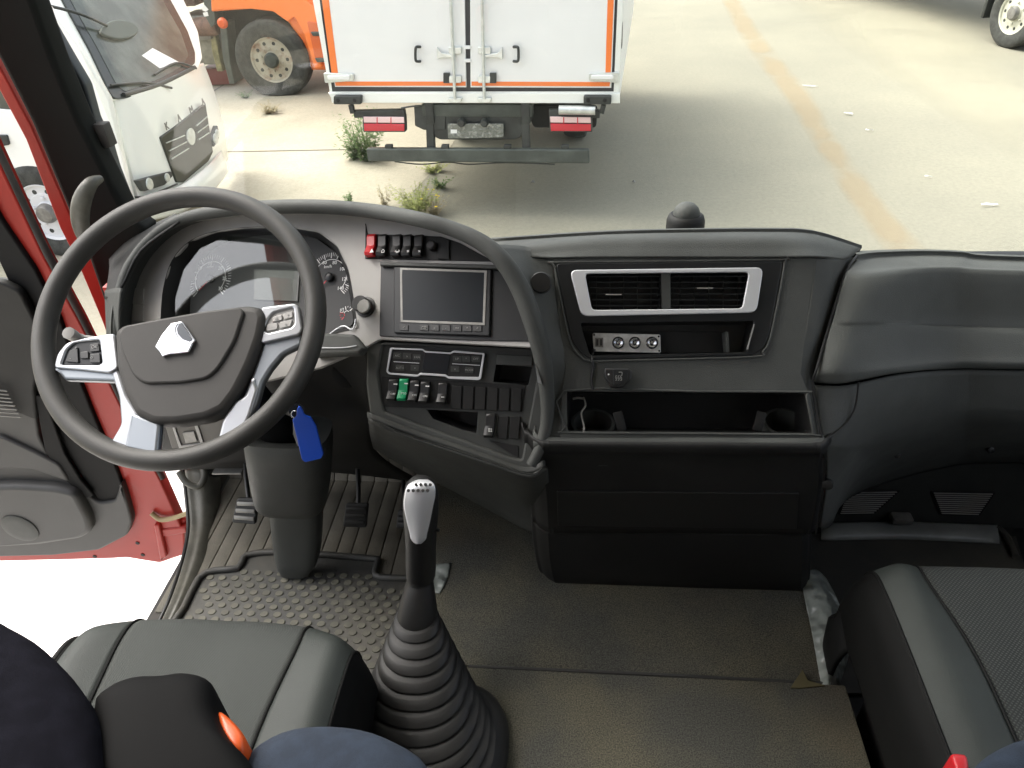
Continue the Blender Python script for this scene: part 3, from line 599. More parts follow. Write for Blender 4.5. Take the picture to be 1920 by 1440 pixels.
ct = [[pc(1030, 486, .001), pc(1130, 484, .001), pc(1300, 484, .001), pc(1450, 484, .001), pc(1530, 484, .001), PY(1580, 488, 1.145)],
      [PY(975, 482, 1.12), PY(1130, 470, 1.125), PY(1300, 470, 1.125), PY(1450, 470, 1.125), PY(1530, 472, 1.13), PY(1596, 482, 1.165)],
      [PY(932, 470, 1.135), PY(1130, 451, 1.145), PY(1300, 450, 1.145), PY(1440, 449, 1.145), PY(1530, 455, 1.155), PY(1606, 474, 1.19)],
      [PY(915, 458, 1.18), PY(1130, 444, 1.18), PY(1300, 440, 1.18), PY(1440, 439, 1.18), PY(1525, 443, 1.19), PY(1612, 469, 1.22)]]
ct.append([p+V((0, .05, -.022)) for p in ct[-1]]); ct.append([p+V((0, .40, -.28)) for p in ct[-2]])
gs('centre_top', ct, m_dash, dash, 4, .004)
lathe('round_plug', PY(1014, 531, 1.075), V((.05, -1, .75)), [(.0175, -.01), (.0175, .010), (.016, .012), (.0155, .012)], m_black, dash, 30)
# lower console
def wr(row, l=True, r_=True):
    a_, b_ = row[0], row[-1]; mid = row[len(row)//2]
    row = [a_, a_.lerp(mid, .12)]+row[1:-1]+[b_.lerp(mid, .12), b_]
    return [a_+V((-.050, .40, 0)), a_+V((-.044, .07, 0)), a_+V((-.030, .022, 0)), a_+V((-.008, .002, 0))]+row+[b_+V((.006, .002, 0)), b_+V((.022, .02, 0)), b_+V((.032, .07, 0)), b_+V((.038, .40, 0))]
lc = [[pc(1024, 822, .0), pc(1300, 823), pc(1532, 825)], [PY(1024, 832, .912), PY(1300, 833, .912), PY(1534, 835, .914)], [PY(1024, 846, .914), PY(1300, 848, .910), PY(1534, 849, .912)], [PY(1024, 862, .926), PY(1300, 862, .926), PY(1532, 864, .928)],
      [PY(1030, 930, .943), PY(1300, 930, .943), PY(1528, 932, .946)], [PY(1034, 1000, .956), PY(1300, 1000, .956), PY(1514, 1002, .958)]]
gs('console_upper', [wr(q) for q in lc], m_dark, dash, 4, .004, 5)
gs('console_lip', [[pc(1000, 812, .003)+V((0, .02, 0)), pc(1030, 819, .003), pc(1300, 820, .003), pc(1520, 821, .003), pc(1545, 821, .002)+V((0, .01, 0))], [PY(1002, 832, .926), PY(1030, 830, .916), PY(1300, 830, .916), PY(1520, 832, .918), PY(1546, 835, .926)], [PY(1002, 848, .925), PY(1030, 842, .916), PY(1300, 843, .916), PY(1520, 844, .918), PY(1546, 848, .926)], [PY(1006, 862, .94), PY(1032, 853, .926), PY(1300, 853, .926), PY(1518, 855, .928), PY(1545, 860, .934)]], m_dash, dash, 4, .004)
lb = [[PY(1032, 994, .960), PY(1300, 995, .960), PY(1500, 997, .962)], [PY(1036, 1050, .966), PY(1300, 1052, .966), PY(1500, 1054, .968)], [PY(1044, 1090, .974), PY(1300, 1098, .974), PY(1498, 1102, .975)], [PY(1052, 1100, .993), PY(1300, 1108, .993), PY(1496, 1112, .993)]]
gs('console_base', [wr(q) for q in lb], m_dark, dash, 4, .004, 5)
PQ = PL(PY(1040, 930, .945), PY(1500, 930, .947), PY(1040, 1000, .958))
plate('console_flap', PQ, [(1044, 922), (1498, 926), (1494, 992), (1046, 986)], m_black, dash, th=.008, bev=.001, off=.006, rr=3)
plate('console_badge', PQ, [(1122, 862), (1140, 862), (1140, 874), (1122, 874)], m_dash2, dash, th=.004, bev=.0005, off=.006)
# passenger side
p1 = [[PY(1606, 486, 1.165), PY(1640, 482, 1.19), PY(1720, 479, 1.22), PY(1800, 481, 1.23), PY(1920, 490, 1.23), PY(2680, 505, 1.23)],
      [PY(1592, 503, 1.135), PY(1632, 503, 1.14), PY(1700, 498, 1.16), PY(1790, 498, 1.18), PY(1920, 505, 1.18), PY(2680, 520, 1.18)],
      [PY(1582, 525, 1.11), PY(1626, 522, 1.106), PY(1690, 516, 1.12), PY(1780, 512, 1.16), PY(1920, 518, 1.16), PY(2680, 530, 1.16)],
      [PY(1562, 600, 1.06), PY(1604, 600, 1.054), PY(1672, 598, 1.08), PY(1770, 602, 1.135), PY(1920, 608, 1.135), PY(2680, 620, 1.135)],
      [PY(1558, 612, 1.052), PY(1600, 614, 1.046), PY(1668, 612, 1.072), PY(1770, 614, 1.115), PY(1920, 619, 1.115), PY(2680, 630, 1.115)],
      [PY(1536, 686, 1.005), PY(1580, 686, .998), PY(1655, 672, 1.035), PY(1770, 664, 1.085), PY(1920, 667, 1.085), PY(2680, 680, 1.085)],
      [PY(1528, 706, 1.0), PY(1580, 708, .992), PY(1668, 692, 1.025), PY(1780, 682, 1.075), PY(1920, 684, 1.075), PY(2680, 696, 1.075)],
      [PY(1526, 716, 1.012), PY(1580, 717, 1.0), PY(1680, 698, 1.04), PY(1790, 690, 1.09), PY(1920, 691, 1.09), PY(2680, 702, 1.09)]]
p1.insert(0, [p+V((0, .05, -.012)) for p in p1[0]]); p1.insert(0, [p+V((0, .40, -.22)) for p in p1[0]]); p1.append([p+V((0, .06, 0)) for p in p1[-1]])
gs('glovebox_lid', p1, m_lid, dash, 4, .004, 5)
p2 = [[PY(1526, 722, .998), PY(1590, 722, 1.0), PY(1690, 702, 1.045), PY(1800, 694, 1.09), PY(1920, 696, 1.09), PY(2680, 706, 1.09)],
      [PY(1532, 770, .966), PY(1590, 768, .975), PY(1690, 756, 1.035), PY(1800, 750, 1.085), PY(1920, 752, 1.085), PY(2680, 760, 1.085)],
      [PY(1543, 824, .938), PY(1585, 828, .95), PY(1660, 820, 1.03), PY(1790, 782, 1.09), PY(1920, 780, 1.09), PY(2680, 785, 1.09)],
      [PY(1549, 850, .935), PY(1588, 850, .96), PY(1650, 845, 1.06), PY(1790, 815, 1.13), PY(1920, 812, 1.13), PY(2680, 815, 1.13)],
      [PY(1550, 910, .950), PY(1580, 900, .99), PY(1640, 880, 1.12), PY(1780, 853, 1.21), PY(1920, 845, 1.22), PY(2680, 845, 1.22)],
      [PY(1538, 990, .975), PY(1558, 985, 1.02), PY(1600, 930, 1.2), PY(1760, 880, 1.28), PY(1920, 868, 1.28), PY(2680, 868, 1.28)]]
gs('passenger_lower_panel', p2, m_dash, dash, 4, .004, 5)
tube('panel_gap', [PY(1607, 480, 1.166), PY(1592, 500, 1.138), PY(1576, 540, 1.102), PY(1553, 615, 1.052), PY(1532, 690, 1.0), PY(1524, 718, .992), PY(1530, 768, .962), PY(1541, 826, .930), PY(1546, 860, .928), PY(1542, 930, .945), PY(1530, 1000, .955)], .0022, m_black, dash, 6)
tube('panel_gap', [PY(1610, 716, .996), PY(1604, 760, .978), PY(1588, 792, .962), PY(1560, 818, .938), PY(1545, 824, .930)], .0016, m_black, dash, 6)
for x, y, Y in ((1682, 852, 1.115), (1857, 843, 1.2)): lathe('screw_hole', PY(x, y, Y), V((0, -1, .3)), [(.007, -.01), (.007, .004), (.0045, .005)], m_black, dash, 16)
lathe('clip', PY(1552, 908, .936), V((-.4, -1, .3)), [(.009, -.005), (.009, .004), (.006, .006)], m_dark, dash, 20)
PV = PL(PY(1600, 900, 1.335), PY(1900, 900, 1.335), PY(1600, 960, 1.325))
plate('toe_wall', PV, [(1500, 850), (2720, 830), (2720, 1040), (1500, 1020)], m_dash2, dash, th=.01, bev=.002)
for q in ([(1585, 922), (1690, 920), (1640, 965), (1570, 966)], [(1745, 922), (1868, 924), (1838, 968), (1762, 966)]):
    gr = plate('grille', PV, q, m_dark, dash, th=.006, bev=.0015, off=.004, rr=4); sl_ = []
    for k in range(11):
        t = (k+.7)/11.6; a_ = V(q[0]).lerp(V(q[3]), t); b_ = V(q[1]).lerp(V(q[2]), t)
        sl_.append(bar('s', PV.at(a_.x+5, a_.y, .0055), PV.at(b_.x-5, b_.y, .0055), .0018, .0024, m_fascia, None, PV.n, 0))
    joined('grille_slats', sl_, None, gr)
box('floor_bracket', PV.at(1690, 972, .02), (.05, .03, .02), m_gmetal, dash, None, .006)
# ------------------------------------------------------------ loose items on the dashboard
sp = plate('socket_panel', PC, [(1111, 624), (1238, 627), (1239, 662), (1113, 659)], m_steel, None, th=.004, bev=.0008, off=-.028, rr=3)
tag(sp, 'polished steel strip with three round sockets and a USB port below the air vents', 'socket panel')
for x in (1159, 1190, 1222):
    s_ = lathe('socket', PC.at(x, 643, -.028), PC.n, [(.0105, 0), (.0105, .004), (.0088, .006), (.0082, .003), (.0080, -.001)], m_chrome, sp, 28)
    lathe('socket_pin', PC.at(x, 643, -.027), PC.n, [(.0078, 0), (.0076, .002), (.004, .004), (.002, .0065)], m_chrome, s_, 20)
us = plate('usb_port', PC, [(1116, 633), (1131, 633), (1131, 651), (1116, 650)], m_gmetal, sp, th=.003, bev=.0005, off=-.026, rr=1)
for x in (1120, 1127): plate('usb_slot', PC, [(x-2, 636), (x+2, 636), (x+2, 648), (x-2, 648)], m_black, us, th=.001, bev=.0001, off=-.0255)
for x, y in ((1114, 628), (1235, 631), (1115, 656), (1236, 658)): lathe('screw', PC.at(x, y, -.028), PC.n, [(.0018, 0), (.0018, .001)], m_dark, sp, 10)
dg = plate('switch_box', PC, [(1134, 690), (1180, 691), (1186, 697), (1183, 713), (1168, 727), (1146, 726), (1136, 712), (1132, 700)], m_black, None, th=.020, bev=.003, off=.020, rr=2)
tag(dg, 'small black heating switch box stuck under the socket strip', 'switch box')
plate('box_face', PC, [(1149, 692), (1178, 693), (1176, 712), (1164, 722), (1150, 721)], m_gloss, dg, th=.003, bev=.0008, off=.0215, rr=2)
lathe('led', PC.at(1141, 702, .0195), PC.n, [(.0014, 0), (.0014, .0014)], m_white, dg, 10)
text('marking', '\u00A7\u00A7\u00A7', PC, 1160, 708, 8, m_grey, dg, .0222)
tube('heat_arrow', [PC.at(1166, 704, .0225), PC.at(1166, 698, .0225), PC.at(1160, 698, .0225)], .0006, m_grey, dg, 6)
wi = tube('cable', [PC.at(1113, 655, -.02), PC.at(1110, 672, .004), PC.at(1112, 690, .004), PC.at(1109, 715, .003), PC.at(1112, 732, .002)], .0022, m_black, None, 8)
tag(wi, 'thin black cable running down from the steel socket strip', 'cable')
cm = thing('dash_camera', 'black domed sensor standing behind the dashboard top on windscreen ledge', 'camera', PY(1284, 437, 1.34))
cb = PY(1284, 431, 1.36); ax = V((0, .05, 1))
lathe('housing', cb, ax, [(.036, -.05), (.037, .0), (.038, .008), (.0375, .010), (.0375, .020), (.034, .030), (.0300, .033)], m_dark, cm, 32)
lathe('dome', cb+V((0, 0, .032)), ax, [(.026, 0), (.0255, .007), (.022, .015), (.014, .022), (.004, .025)], m_dash, cm, 32, ang=60)
# ------------------------------------------------------------ steering wheel
SC = V((-.667, .985, 2.04)); th_, ph_ = .89, .04
sn = V((math.sin(ph_)*math.cos(th_), -math.cos(ph_)*math.cos(th_), math.sin(th_)))
sa = V((1, 0, 0)); sa = (sa-sn*sa.dot(sn)).normalized(); sb = sn.cross(sa)
PSW = PL(SC, SC+sa, SC+sb)
sw = thing('steering_wheel', 'large thick black rimmed steering wheel with silver spokes and plated emblem', 'steering wheel', SC)
def torus(name, R_, r_, m, parent, n=96, k=20):
    vs_, fs = [], []
    for i in range(n):
        a = 2*math.pi*i/n; d = sa*math.cos(a)+sb*math.sin(a)
        for j in range(k):
            b = 2*math.pi*j/k; vs_.append(SC+d*(R_+r_*math.cos(b))+sn*(r_*1.08*math.sin(b)))
    for i in range(n):
        for j in range(k): fs.append((i*k+j, i*k+(j+1) % k, ((i+1) % n)*k+(j+1) % k, ((i+1) % n)*k+j))
    return mesh(name, vs_, fs, m, parent, 60)
torus('rim', .2335, .0175, m_wheel, sw)
plate('hub_pad', PSW, [(212, 622), (226, 608), (300, 594), (380, 580), (462, 570), (486, 574), (497, 590), (490, 630), (472, 680), (445, 735), (420, 768), (385, 785), (330, 794), (285, 794), (252, 778), (232, 740), (216, 690)], m_hub, sw, th=.045, bev=.012, off=.018, rr=10, ang=60)
plate('pad_crown', PSW, [(220, 626), (232, 610), (300, 597), (380, 583), (448, 575), (458, 584), (440, 640), (410, 690), (388, 710), (340, 718), (270, 720), (248, 704), (228, 660)], m_hub, sw, th=.012, bev=.004, off=.0225, rr=14, ang=60)
em = plate('emblem', PSW, [(320, 606), (340, 602), (344, 606), (366, 638), (361, 645), (353, 661), (320, 664), (304, 669), (299, 660), (290, 650), (302, 628)], m_chrome, sw, th=.006, bev=.0018, off=.028, rr=2)
tube('emblem_ridge', [PSW.at(x, y, .0285) for x, y in [(334, 605), (328, 617), (333, 632), (345, 641), (360, 644)]], .0012, m_silver, em, 8)
plate('emblem_facet', PSW, [(336, 606), (341, 605), (361, 636), (356, 641), (342, 636), (333, 626), (331, 616)], mat('emblem_dark', (.07, .075, .08), .25, .6), em, th=.001, bev=.0003, off=.0288, rr=2)
m_silver2 = mat('spoke_silver', (.36, .37, .385), .32, .75)
m_spk = mat('spoke_grey', (.24, .26, .28), .32, .5)
lsp = plate('spoke', PSW, [[(100, 690), (106, 664), (124, 642), (160, 633), (214, 624), (222, 690), (206, 700), (150, 694)], [(114, 684), (124, 656), (140, 642), (186, 637), (191, 680), (186, 684)]], m_silver2, sw, th=.016, bev=.003, off=.010, rr=[8, 5])
plate('spoke', PSW, [(100, 688), (224, 692), (226, 716), (120, 712)], m_spk, sw, th=.018, bev=.005, off=.004, rr=5)
bpd = plate('button_pad', PSW, [(112, 686), (124, 654), (140, 640), (188, 635), (193, 684)], m_gloss, lsp, th=.006, bev=.001, off=.006, rr=5)
for q in ([(122, 678), (130, 658), (145, 650), (147, 680)], [(150, 660), (165, 658), (166, 672), (150, 672)], [(168, 645), (184, 643), (187, 658), (168, 660)], [(168, 664), (187, 662), (188, 680), (168, 680)]):
    plate('button', PSW, q, m_black, bpd, th=.004, bev=.001, off=.009, rr=3)
for x, y, s in ((132, 672, '-'), (142, 652, '+'), (172, 670, 'o'), (177, 651, 'OK')): text('marking', s, PSW, x, y, 6, m_grey, bpd, .0096)
plate('spoke', PSW, [(206, 694), (222, 690), (238, 740), (262, 778), (282, 800), (296, 856), (204, 832), (226, 795), (222, 745)], m_silver2, sw, th=.016, bev=.005, off=.006, rr=8)
plate('spoke', PSW, [(246, 772), (300, 794), (294, 854), (232, 840)], m_spk, sw, th=.016, bev=.005, off=.0095, rr=6)
rsp = plate('spoke', PSW, [[(488, 576), (552, 568), (560, 574), (567, 618), (560, 628), (492, 644), (484, 636), (496, 600)], [(512, 586), (550, 576), (552, 606), (546, 614), (502, 624), (494, 620), (502, 598)]], m_silver2, sw, th=.016, bev=.003, off=.010, rr=[7, 5])
bp2 = plate('button_pad', PSW, [(511, 584), (551, 574), (554, 608), (547, 616), (500, 627), (492, 621), (500, 598)], m_fascia, rsp, th=.006, bev=.001, off=.006, rr=5)
for q in ([(511, 594), (528, 589), (529, 600), (510, 604)], [(531, 588), (548, 583), (549, 595), (532, 599)], [(500, 608), (520, 605), (520, 617), (500, 621)], [(524, 604), (548, 599), (545, 611), (524, 616)]):
    plate('button', PSW, q, m_fascia, bp2, th=.004, bev=.001, off=.009, rr=3)
for x, y, s in ((519, 597, '\u25B2'), (540, 591, '+'), (510, 613, '-'), (536, 608, 'o')): text('marking', s, PSW, x, y, 5, m_grey, bp2, .0096)
plate('spoke', PSW, [(494, 640), (567, 622), (566, 646), (530, 664), (508, 690), (492, 716), (480, 760), (460, 800), (430, 800), (452, 752), (474, 700)], m_spk, sw, th=.018, bev=.005, off=.003, rr=6)
plate('spoke', PSW, [(440, 752), (458, 742), (474, 704), (484, 730), (470, 776), (456, 808), (406, 830), (416, 788)], m_silver2, sw, th=.016, bev=.005, off=.0065, rr=6)
# column
col_ = thing('steering_column', 'dark plastic steering column shroud dropping to the floor mat', 'steering column', V((-.69, 1.08, 1.25)))
hubc = SC - sn*.02
tube('shaft_cover', [hubc-sn*.02, hubc-sn*.10, PY(545, 845, 1.12)], [.022, .026, .045], m_dark, col_, 20)
def ring(xl, xr, y, Y, f, tilt=.04, n=16):
    a, b = PY(xl, y, Y), PY(xr, y, Y); c = (a+b)/2; hw = (b-a).length/2; out = []
    for k in range(n):
        q = 2*math.pi*k/n; cx = math.copysign(abs(math.cos(q))**.6, math.cos(q)); sy = math.copysign(abs(math.sin(q))**.6, math.sin(q))
        out.append(c+V((cx*hw, -sy*f*hw+f*hw*.9, -tilt*-sy*0)))
    return out
gs('column_shroud', [ring(446, 606, 838, 1.03, .6), ring(450, 607, 870, 1.02, .62), ring(458, 606, 915, 1.03, .6), ring(466, 603, 948, 1.045, .6), ring(474, 599, 966, 1.06, .55), ring(490, 594, 972, 1.085, .4)], m_dash2, col_, 4, 0, 3, close=True)
gs('column_cap', [ring(446, 606, 838, 1.03, .6), ring(470, 590, 832, 1.05, .5), ring(500, 560, 830, 1.07, .4)], m_dash2, col_, 3, 0, 3, close=True)
gs('column_tube', [ring(498, 597, 955, 1.075, .55), ring(503, 596, 1000, 1.075, .55), ring(508, 594, 1040, 1.07, .55), ring(514, 588, 1068, 1.065, .55), ring(524, 574, 1084, 1.07, .5)], m_dash2, col_, 4, 0, 3, close=True)

for x0, y0, x1, y1, nm in ((180, 640, 128, 624, 'stalk'),):
    tube(nm, [hubc-sn*.05, PY(x0, y0, 1.03), PY(x1, y1, 1.0)], [.008, .009, .011], m_fascia, col_, 10)
# key with tag
ky = thing('key_ring', 'bright blue plastic key tag on a ring hanging below the wheel rim', 'key tag', PY(560, 775, 1.0))
PKY = PL(PY(548, 785, .985), PY(600, 785, .985), PY(575, 865, .975))
plate('tag', PKY, [(548, 787), (556, 780), (556, 768), (561, 762), (566, 768), (570, 779), (582, 783), (592, 800), (606, 852), (602, 860), (572, 867), (566, 862)], m_blue, ky, th=.004, bev=.001, rr=3)
tube('ring', [PKY.w(*[a+b for a, b in zip(PKY.uv(PKY.at(554, 778)), (.008*math.cos(q), .008*math.sin(q)))], -.001) for q in [2*math.pi*k/10 for k in range(10)]], .0009, m_chrome, ky, 8, True, 3)
plate('key', PKY.off(-.006), [(549, 785), (556, 785), (566, 830), (558, 838), (550, 815)], m_gmetal, ky, th=.003, bev=.0006, rr=2)
tube('ignition_lock', [PY(545, 765, 1.08), PY(556, 770, 1.02)], [.016, .014], m_black, ky, 16)
# pedals
def pedal(label, q, Y, dz, arm):
    t = thing('pedal', label, 'pedal', PY(*q[3], Y), None)
    P = PL(PY(*q[0], Y+.02), PY(*q[1], Y+.02), PY(*q[3], Y-.01))
    plate('pad', P, q, m_rubber, t, th=.012, bev=.003, rr=5)
    for k in (.22, .5, .78):
        a = V(q[0]).lerp(V(q[3]), k); b = V(q[1]).lerp(V(q[2]), k)
        bar('tread', P.at(a.x+3, a.y, .002), P.at(b.x-3, b.y, .002), .010, .005, m_gmetal if dz else m_rubber, t, P.n, .0015)
    tube('arm', [P.at(*arm[0], -.01), P.at(*arm[1], -.03), P.at(*arm[2], -.06)], .006, m_black, t, 8)
pedal('worn grey clutch pedal left of the steering column', [(444, 934), (484, 934), (478, 984), (434, 980)], 1.16, 1, [(466, 935), (462, 900), (460, 860)])
pedal('dark brake pedal right of the steering column', [(648, 944), (690, 944), (686, 990), (642, 988)], 1.20, 0, [(672, 944), (672, 910), (670, 870)])
pedal('dark accelerator pedal partly hidden by the gear knob', [(746, 955), (775, 955), (773, 992), (742, 990)], 1.20, 0, [(758, 955), (758, 930), (756, 900)])
rd_ = cuboid('valve', tuple(PY(666, 896, 1.5)), tuple(PY(678, 886, 1.5)+V((.0, .02, 0))), m_redp, None, .002)
bpy.data.objects.remove(rd_)
# ------------------------------------------------------------ gear lever
gl_ = thing('gear_lever', 'tall gear lever with silver faced knob on ribbed black rubber gaiter', 'gear lever', V((-.25, .60, 1.40)))
def oval(c, rx, ry, n=36, p=1.0, axx=V((1, 0, 0)), axy=V((0, 1, 0))):
    return [c+axx*(rx*math.copysign(abs(math.cos(2*math.pi*k/n))**p, math.cos(2*math.pi*k/n)))+axy*(ry*math.copysign(abs(math.sin(2*math.pi*k/n))**p, math.sin(2*math.pi*k/n))) for k in range(n)]
def loft(name, rings, m, parent, ang=40, cap=True):
    n = len(rings[0]); vs_ = [v for r_ in rings for v in r_]; fs = []
    for i in range(len(rings)-1):
        for k in range(n): fs.append((i*n+k, i*n+(k+1) % n, (i+1)*n+(k+1) % n, (i+1)*n+k))
    if cap: fs += [tuple(range(n)), tuple((len(rings)-1)*n+k for k in range(n))]
    return mesh(name, vs_, fs, m, parent, ang)
# gaiter: folds measured as (left px, right px, y of lower front edge)
kb = PY(787, 1075, .79)                                       # top of the gaiter
folds = []
ys = [1166, 1188, 1210, 1233, 1256, 1279, 1302, 1325, 1347, 1369, 1391]
for i, y in enumerate(ys):
    t = i/(len(ys)-1); xl = 739-t*84; xr = 822+t*(918-822); 
    Yc = .752-.150*t; c = PY((xl+xr)/2, y-12, Yc); rx = (xr-xl)/2*depth(c)/FOC
    folds.append((c, rx))
rings = [oval(kb+V((0, 0, .02)), .021, .021), oval(kb+V((0, 0, -.01)), .024, .024), oval(kb+V((0, -.004, -.012)), .0225, .0225), oval(PY(786, 1100, .78), .026, .026), oval(PY(783, 1140, .76), .034, .034), oval(PY(782, 1152, .755), .035, .035), oval(PY(782, 1156, .753), .028, .028)]
for i, (c, rx) in enumerate(folds):
    dz = (folds[i+1][0]-c) if i < len(folds)-1 else (c-folds[i-1][0])
    for f, k in ((0.0, .80), (.08, .96), (.16, .985), (.60, 1.03), (.69, 1.02), (.75, .80)):
        kk = rx*(1+f*.08)*k; rings.append(oval(c+dz*f, kk, kk*.92, p=.9))
loft('gaiter', rings, m_boot, gl_, 50)
c, rx = folds[-1]
base = V((c.x+.015, c.y+.0, 1.40))
loft('gaiter_base', [oval(base+V((.012, .01, 0)), .122, .12, p=.8), oval(base+V((.010, .01, .03)), .118, .115, p=.8), oval(base+V((.005, .015, .05)), .10, .10, p=.8)], m_rubber, gl_, 60)
0 and loft('gaiter_side', [oval(base+V((.045, .05, .0)), .085, .10), oval(base+V((.045, .05, .05)), .078, .09), oval(base+V((.035, .06, .09)), .05, .06)], m_rubber, gl_, 60)
ka = (PY(788, 905, .82)-PY(786, 1075, .79)).normalized()
kx = V((1, 0, 0)); kx = (kx-ka*kx.dot(ka)).normalized(); ky_ = ka.cross(kx)
kr = []
for y, hw, Yv in ((1078, 27, .79), (1060, 28, .792), (1030, 28, .797), (990, 30, .803), (960, 33, .808), (930, 33, .812), (912, 29, .816), (902, 20, .82), (898, 8, .823)):
    c = PY(789, y, Yv); r_ = hw*depth(c)/FOC; kr.append(oval(c, r_, r_*1.05, 28, .9, kx, ky_))
knob = loft('knob', kr, m_black, gl_, 60)
PKN = PL(PY(760, 920, .784), PY(820, 920, .784), PY(788, 1020, .772))
sil_o = [(757, 945), (760, 920), (770, 905), (790, 898), (806, 901), (816, 912), (815, 935), (806, 985), (796, 1015), (785, 1021), (773, 1015), (765, 990)]
# curved silver face
sg = []
for y, xa_, xb_, o_ in ((899, 784, 802, -.026), (905, 770, 812, -.012), (914, 762, 816, -.004), (930, 758, 816, .0), (950, 757, 812, .0015), (980, 763, 806, .0), (1000, 768, 801, -.001), (1010, 770, 799, -.0015), (1017, 775, 793, -.002), (1020, 780, 789, -.0025)):
    o_ += .004*max(0, (y-960)/60)
    sg.append([PKN.at(xa_, y, o_-.004), PKN.at(xa_*.75+xb_*.25, y, o_), PKN.at((xa_+xb_)/2, y, o_+.0015), PKN.at(xa_*.25+xb_*.75, y, o_), PKN.at(xb_, y, o_-.004)])
kf = gs('knob_face', sg, m_silver, gl_, 4, .003, 4)
PKT = PL(PKN.at(770, 905, -.010), PKN.at(810, 905, -.010), PKN.at(790, 925, .0025))
for j, (x0, y0, s_) in enumerate(((771, 909, 'RC246'), (766, 920, 'R1357'))):
    for i in range(5):
        if j == 0 and i == 0: continue
        x = x0+i*9; lathe('gear_mark', PKT.at(x, y0, .0022), PKT.n, [(.0026, 0), (.0026, .001)], m_dark, kf, 12)
lathe('knob_button', PY(820, 994, .80), V((1, 0, 0)), [(.003, -.004), (.003, .003)], m_black, gl_, 12)
# ------------------------------------------------------------ seats
def cushion(t, cx, hw, yf, yb, z, mi, mb, ms, seam, ch=.07):
    xs = [-.98, -1.0, -.98, -.92, -.80, -seam, -seam*.5, 0, seam*.5, seam, .80, .92, .98, 1.0, .98]
    zs = [-.17, -.09, -.035, .0, .018, .006, .003, 0, .003, .006, .018, .0, -.035, -.09, -.17]
    rws = [(-.06, -.16), (-.005, -.11), (0, -.05), (-.02, -.012), (-.07, 0), (-.2, 0), (-.4, -.005), (-(yf-yb), -.01)]
    G = []
    for dy, dz in rws:
        G.append([V((cx+(x*(1.09 if dy > -.1 and abs(abs(x)-seam) < .01 else 1))*hw, yf+dy-ch*abs(x)**3*(1 if dy > -.3 else .3), z+(zz if dz > -.04 else zz*(.9 if zz < 0 else .5))+dz)) for x, zz in zip(xs, zs)])
    o = gs('cushion', [r_[5:10] for r_ in G], mi, t, 5, .01, 5)
    for sl2 in (slice(3, 6), slice(9, 12)): gs('bolster', [r_[sl2] for r_ in G], mb, t, 5, .01, 5)
    for sl2 in (slice(0, 4), slice(11, 15)): gs('side_panel', [r_[sl2] for r_ in G], ms, t, 5, .01, 5)
    for i in (3, 5, 9, 11): tube('piping', [r_[i]+V((0, 0, .001)) for r_ in G[1:]], .0022, ms, t, 6, sm=4)
    cuboid('seat_base', (cx-hw*.85, yb, 1.243), (cx+hw*.85, yf-.1, z-.14), m_black, t, .02)
ds = thing('driver_seat', 'grey driver seat with fabric centre between smooth bolsters behind steering wheel', 'seat', (-.57, .3, 1.243))
cushion(ds, -.577, .252, .70, -.1, 1.66, m_weave, m_vinyl, m_seatside, .53, .06)
def hz(z): return PL(V((0, 0, z)), V((1, 0, z)), V((0, 1, z)))
def pill(name, pl, q, m, parent, hgt, n=28, steps=8, squash=.55, label=None):
    l = cr(loc2(pl, q), 3); cx = sum(p[0] for p in l)/len(l); cy = sum(p[1] for p in l)/len(l); rings = []
    for i in range(steps+1):
        a = math.pi/2*i/steps; k = math.cos(a*.98); f = squash+(1-squash)*k if i < steps else 0.02
        f = k**.5
        rings.append([pl.w(cx+(p[0]-cx)*max(f, .02), cy+(p[1]-cy)*max(f, .02), hgt*math.sin(a)) for p in l])
    rings.insert(0, [pl.w(cx+(p[0]-cx)*.98, cy+(p[1]-cy)*.98, -.22) for p in l])
    return loft(name, rings, m, parent, 60)
pill('backrest', hz(1.96), [(-420, 1180), (-300, 1110), (-160, 1095), (-60, 1125), (0, 1170), (70, 1210), (125, 1260), (160, 1305), (182, 1350), (190, 1420), (192, 1520), (100, 1700), (-300, 1700), (-460, 1450)], m_navyd, ds, .03)
bg_ = pill('belt_guide', hz(1.93), [(178, 1345), (200, 1302), (250, 1280), (310, 1276), (350, 1271), (392, 1280), (408, 1305), (414, 1350), (440, 1400), (480, 1450), (500, 1560), (190, 1560)], m_lump, ds, .03)
pill('release_button', hz(1.93), [(412, 1338), (432, 1350), (455, 1375), (464, 1395), (460, 1416), (446, 1418), (425, 1392), (414, 1365)], m_orange, bg_, .012)
pill('armrest', hz(1.90), [(438, 1490), (470, 1420), (530, 1382), (600, 1370), (680, 1376), (750, 1402), (805, 1445), (840, 1560), (600, 1700), (430, 1600)], m_navy, ds, .03)
ps = thing('passenger_seat', 'dark grey passenger seat with ribbed fabric centre and pale smooth left bolster', 'seat', (.8, .4, 1.243))
cushion(ps, .80, .325, .865, -.1, 1.66, m_weave2, m_vinyl, m_seatside, .64, .02)
pill('armrest', hz(1.90), [(1815, 1470), (1835, 1432), (1880, 1405), (1930, 1393), (2020, 1400), (2100, 1440), (2120, 1600), (1950, 1700), (1820, 1600)], m_navy, ps, .03)

bk_ = thing('belt_buckle', 'orange red seat belt buckle beside the passenger seat bolster', 'belt buckle', PZ(1798, 1430, 1.70))
pill('release_button', hz(1.74), [(1782, 1417), (1800, 1416), (1812, 1422), (1814, 1450), (1795, 1455), (1787, 1437)], m_red, bk_, .006)
tube('stalk', [PZ(1798, 1440, 1.70), PZ(1795, 1450, 1.5), PZ(1790, 1450, 1.42)], .010, m_black, bk_)
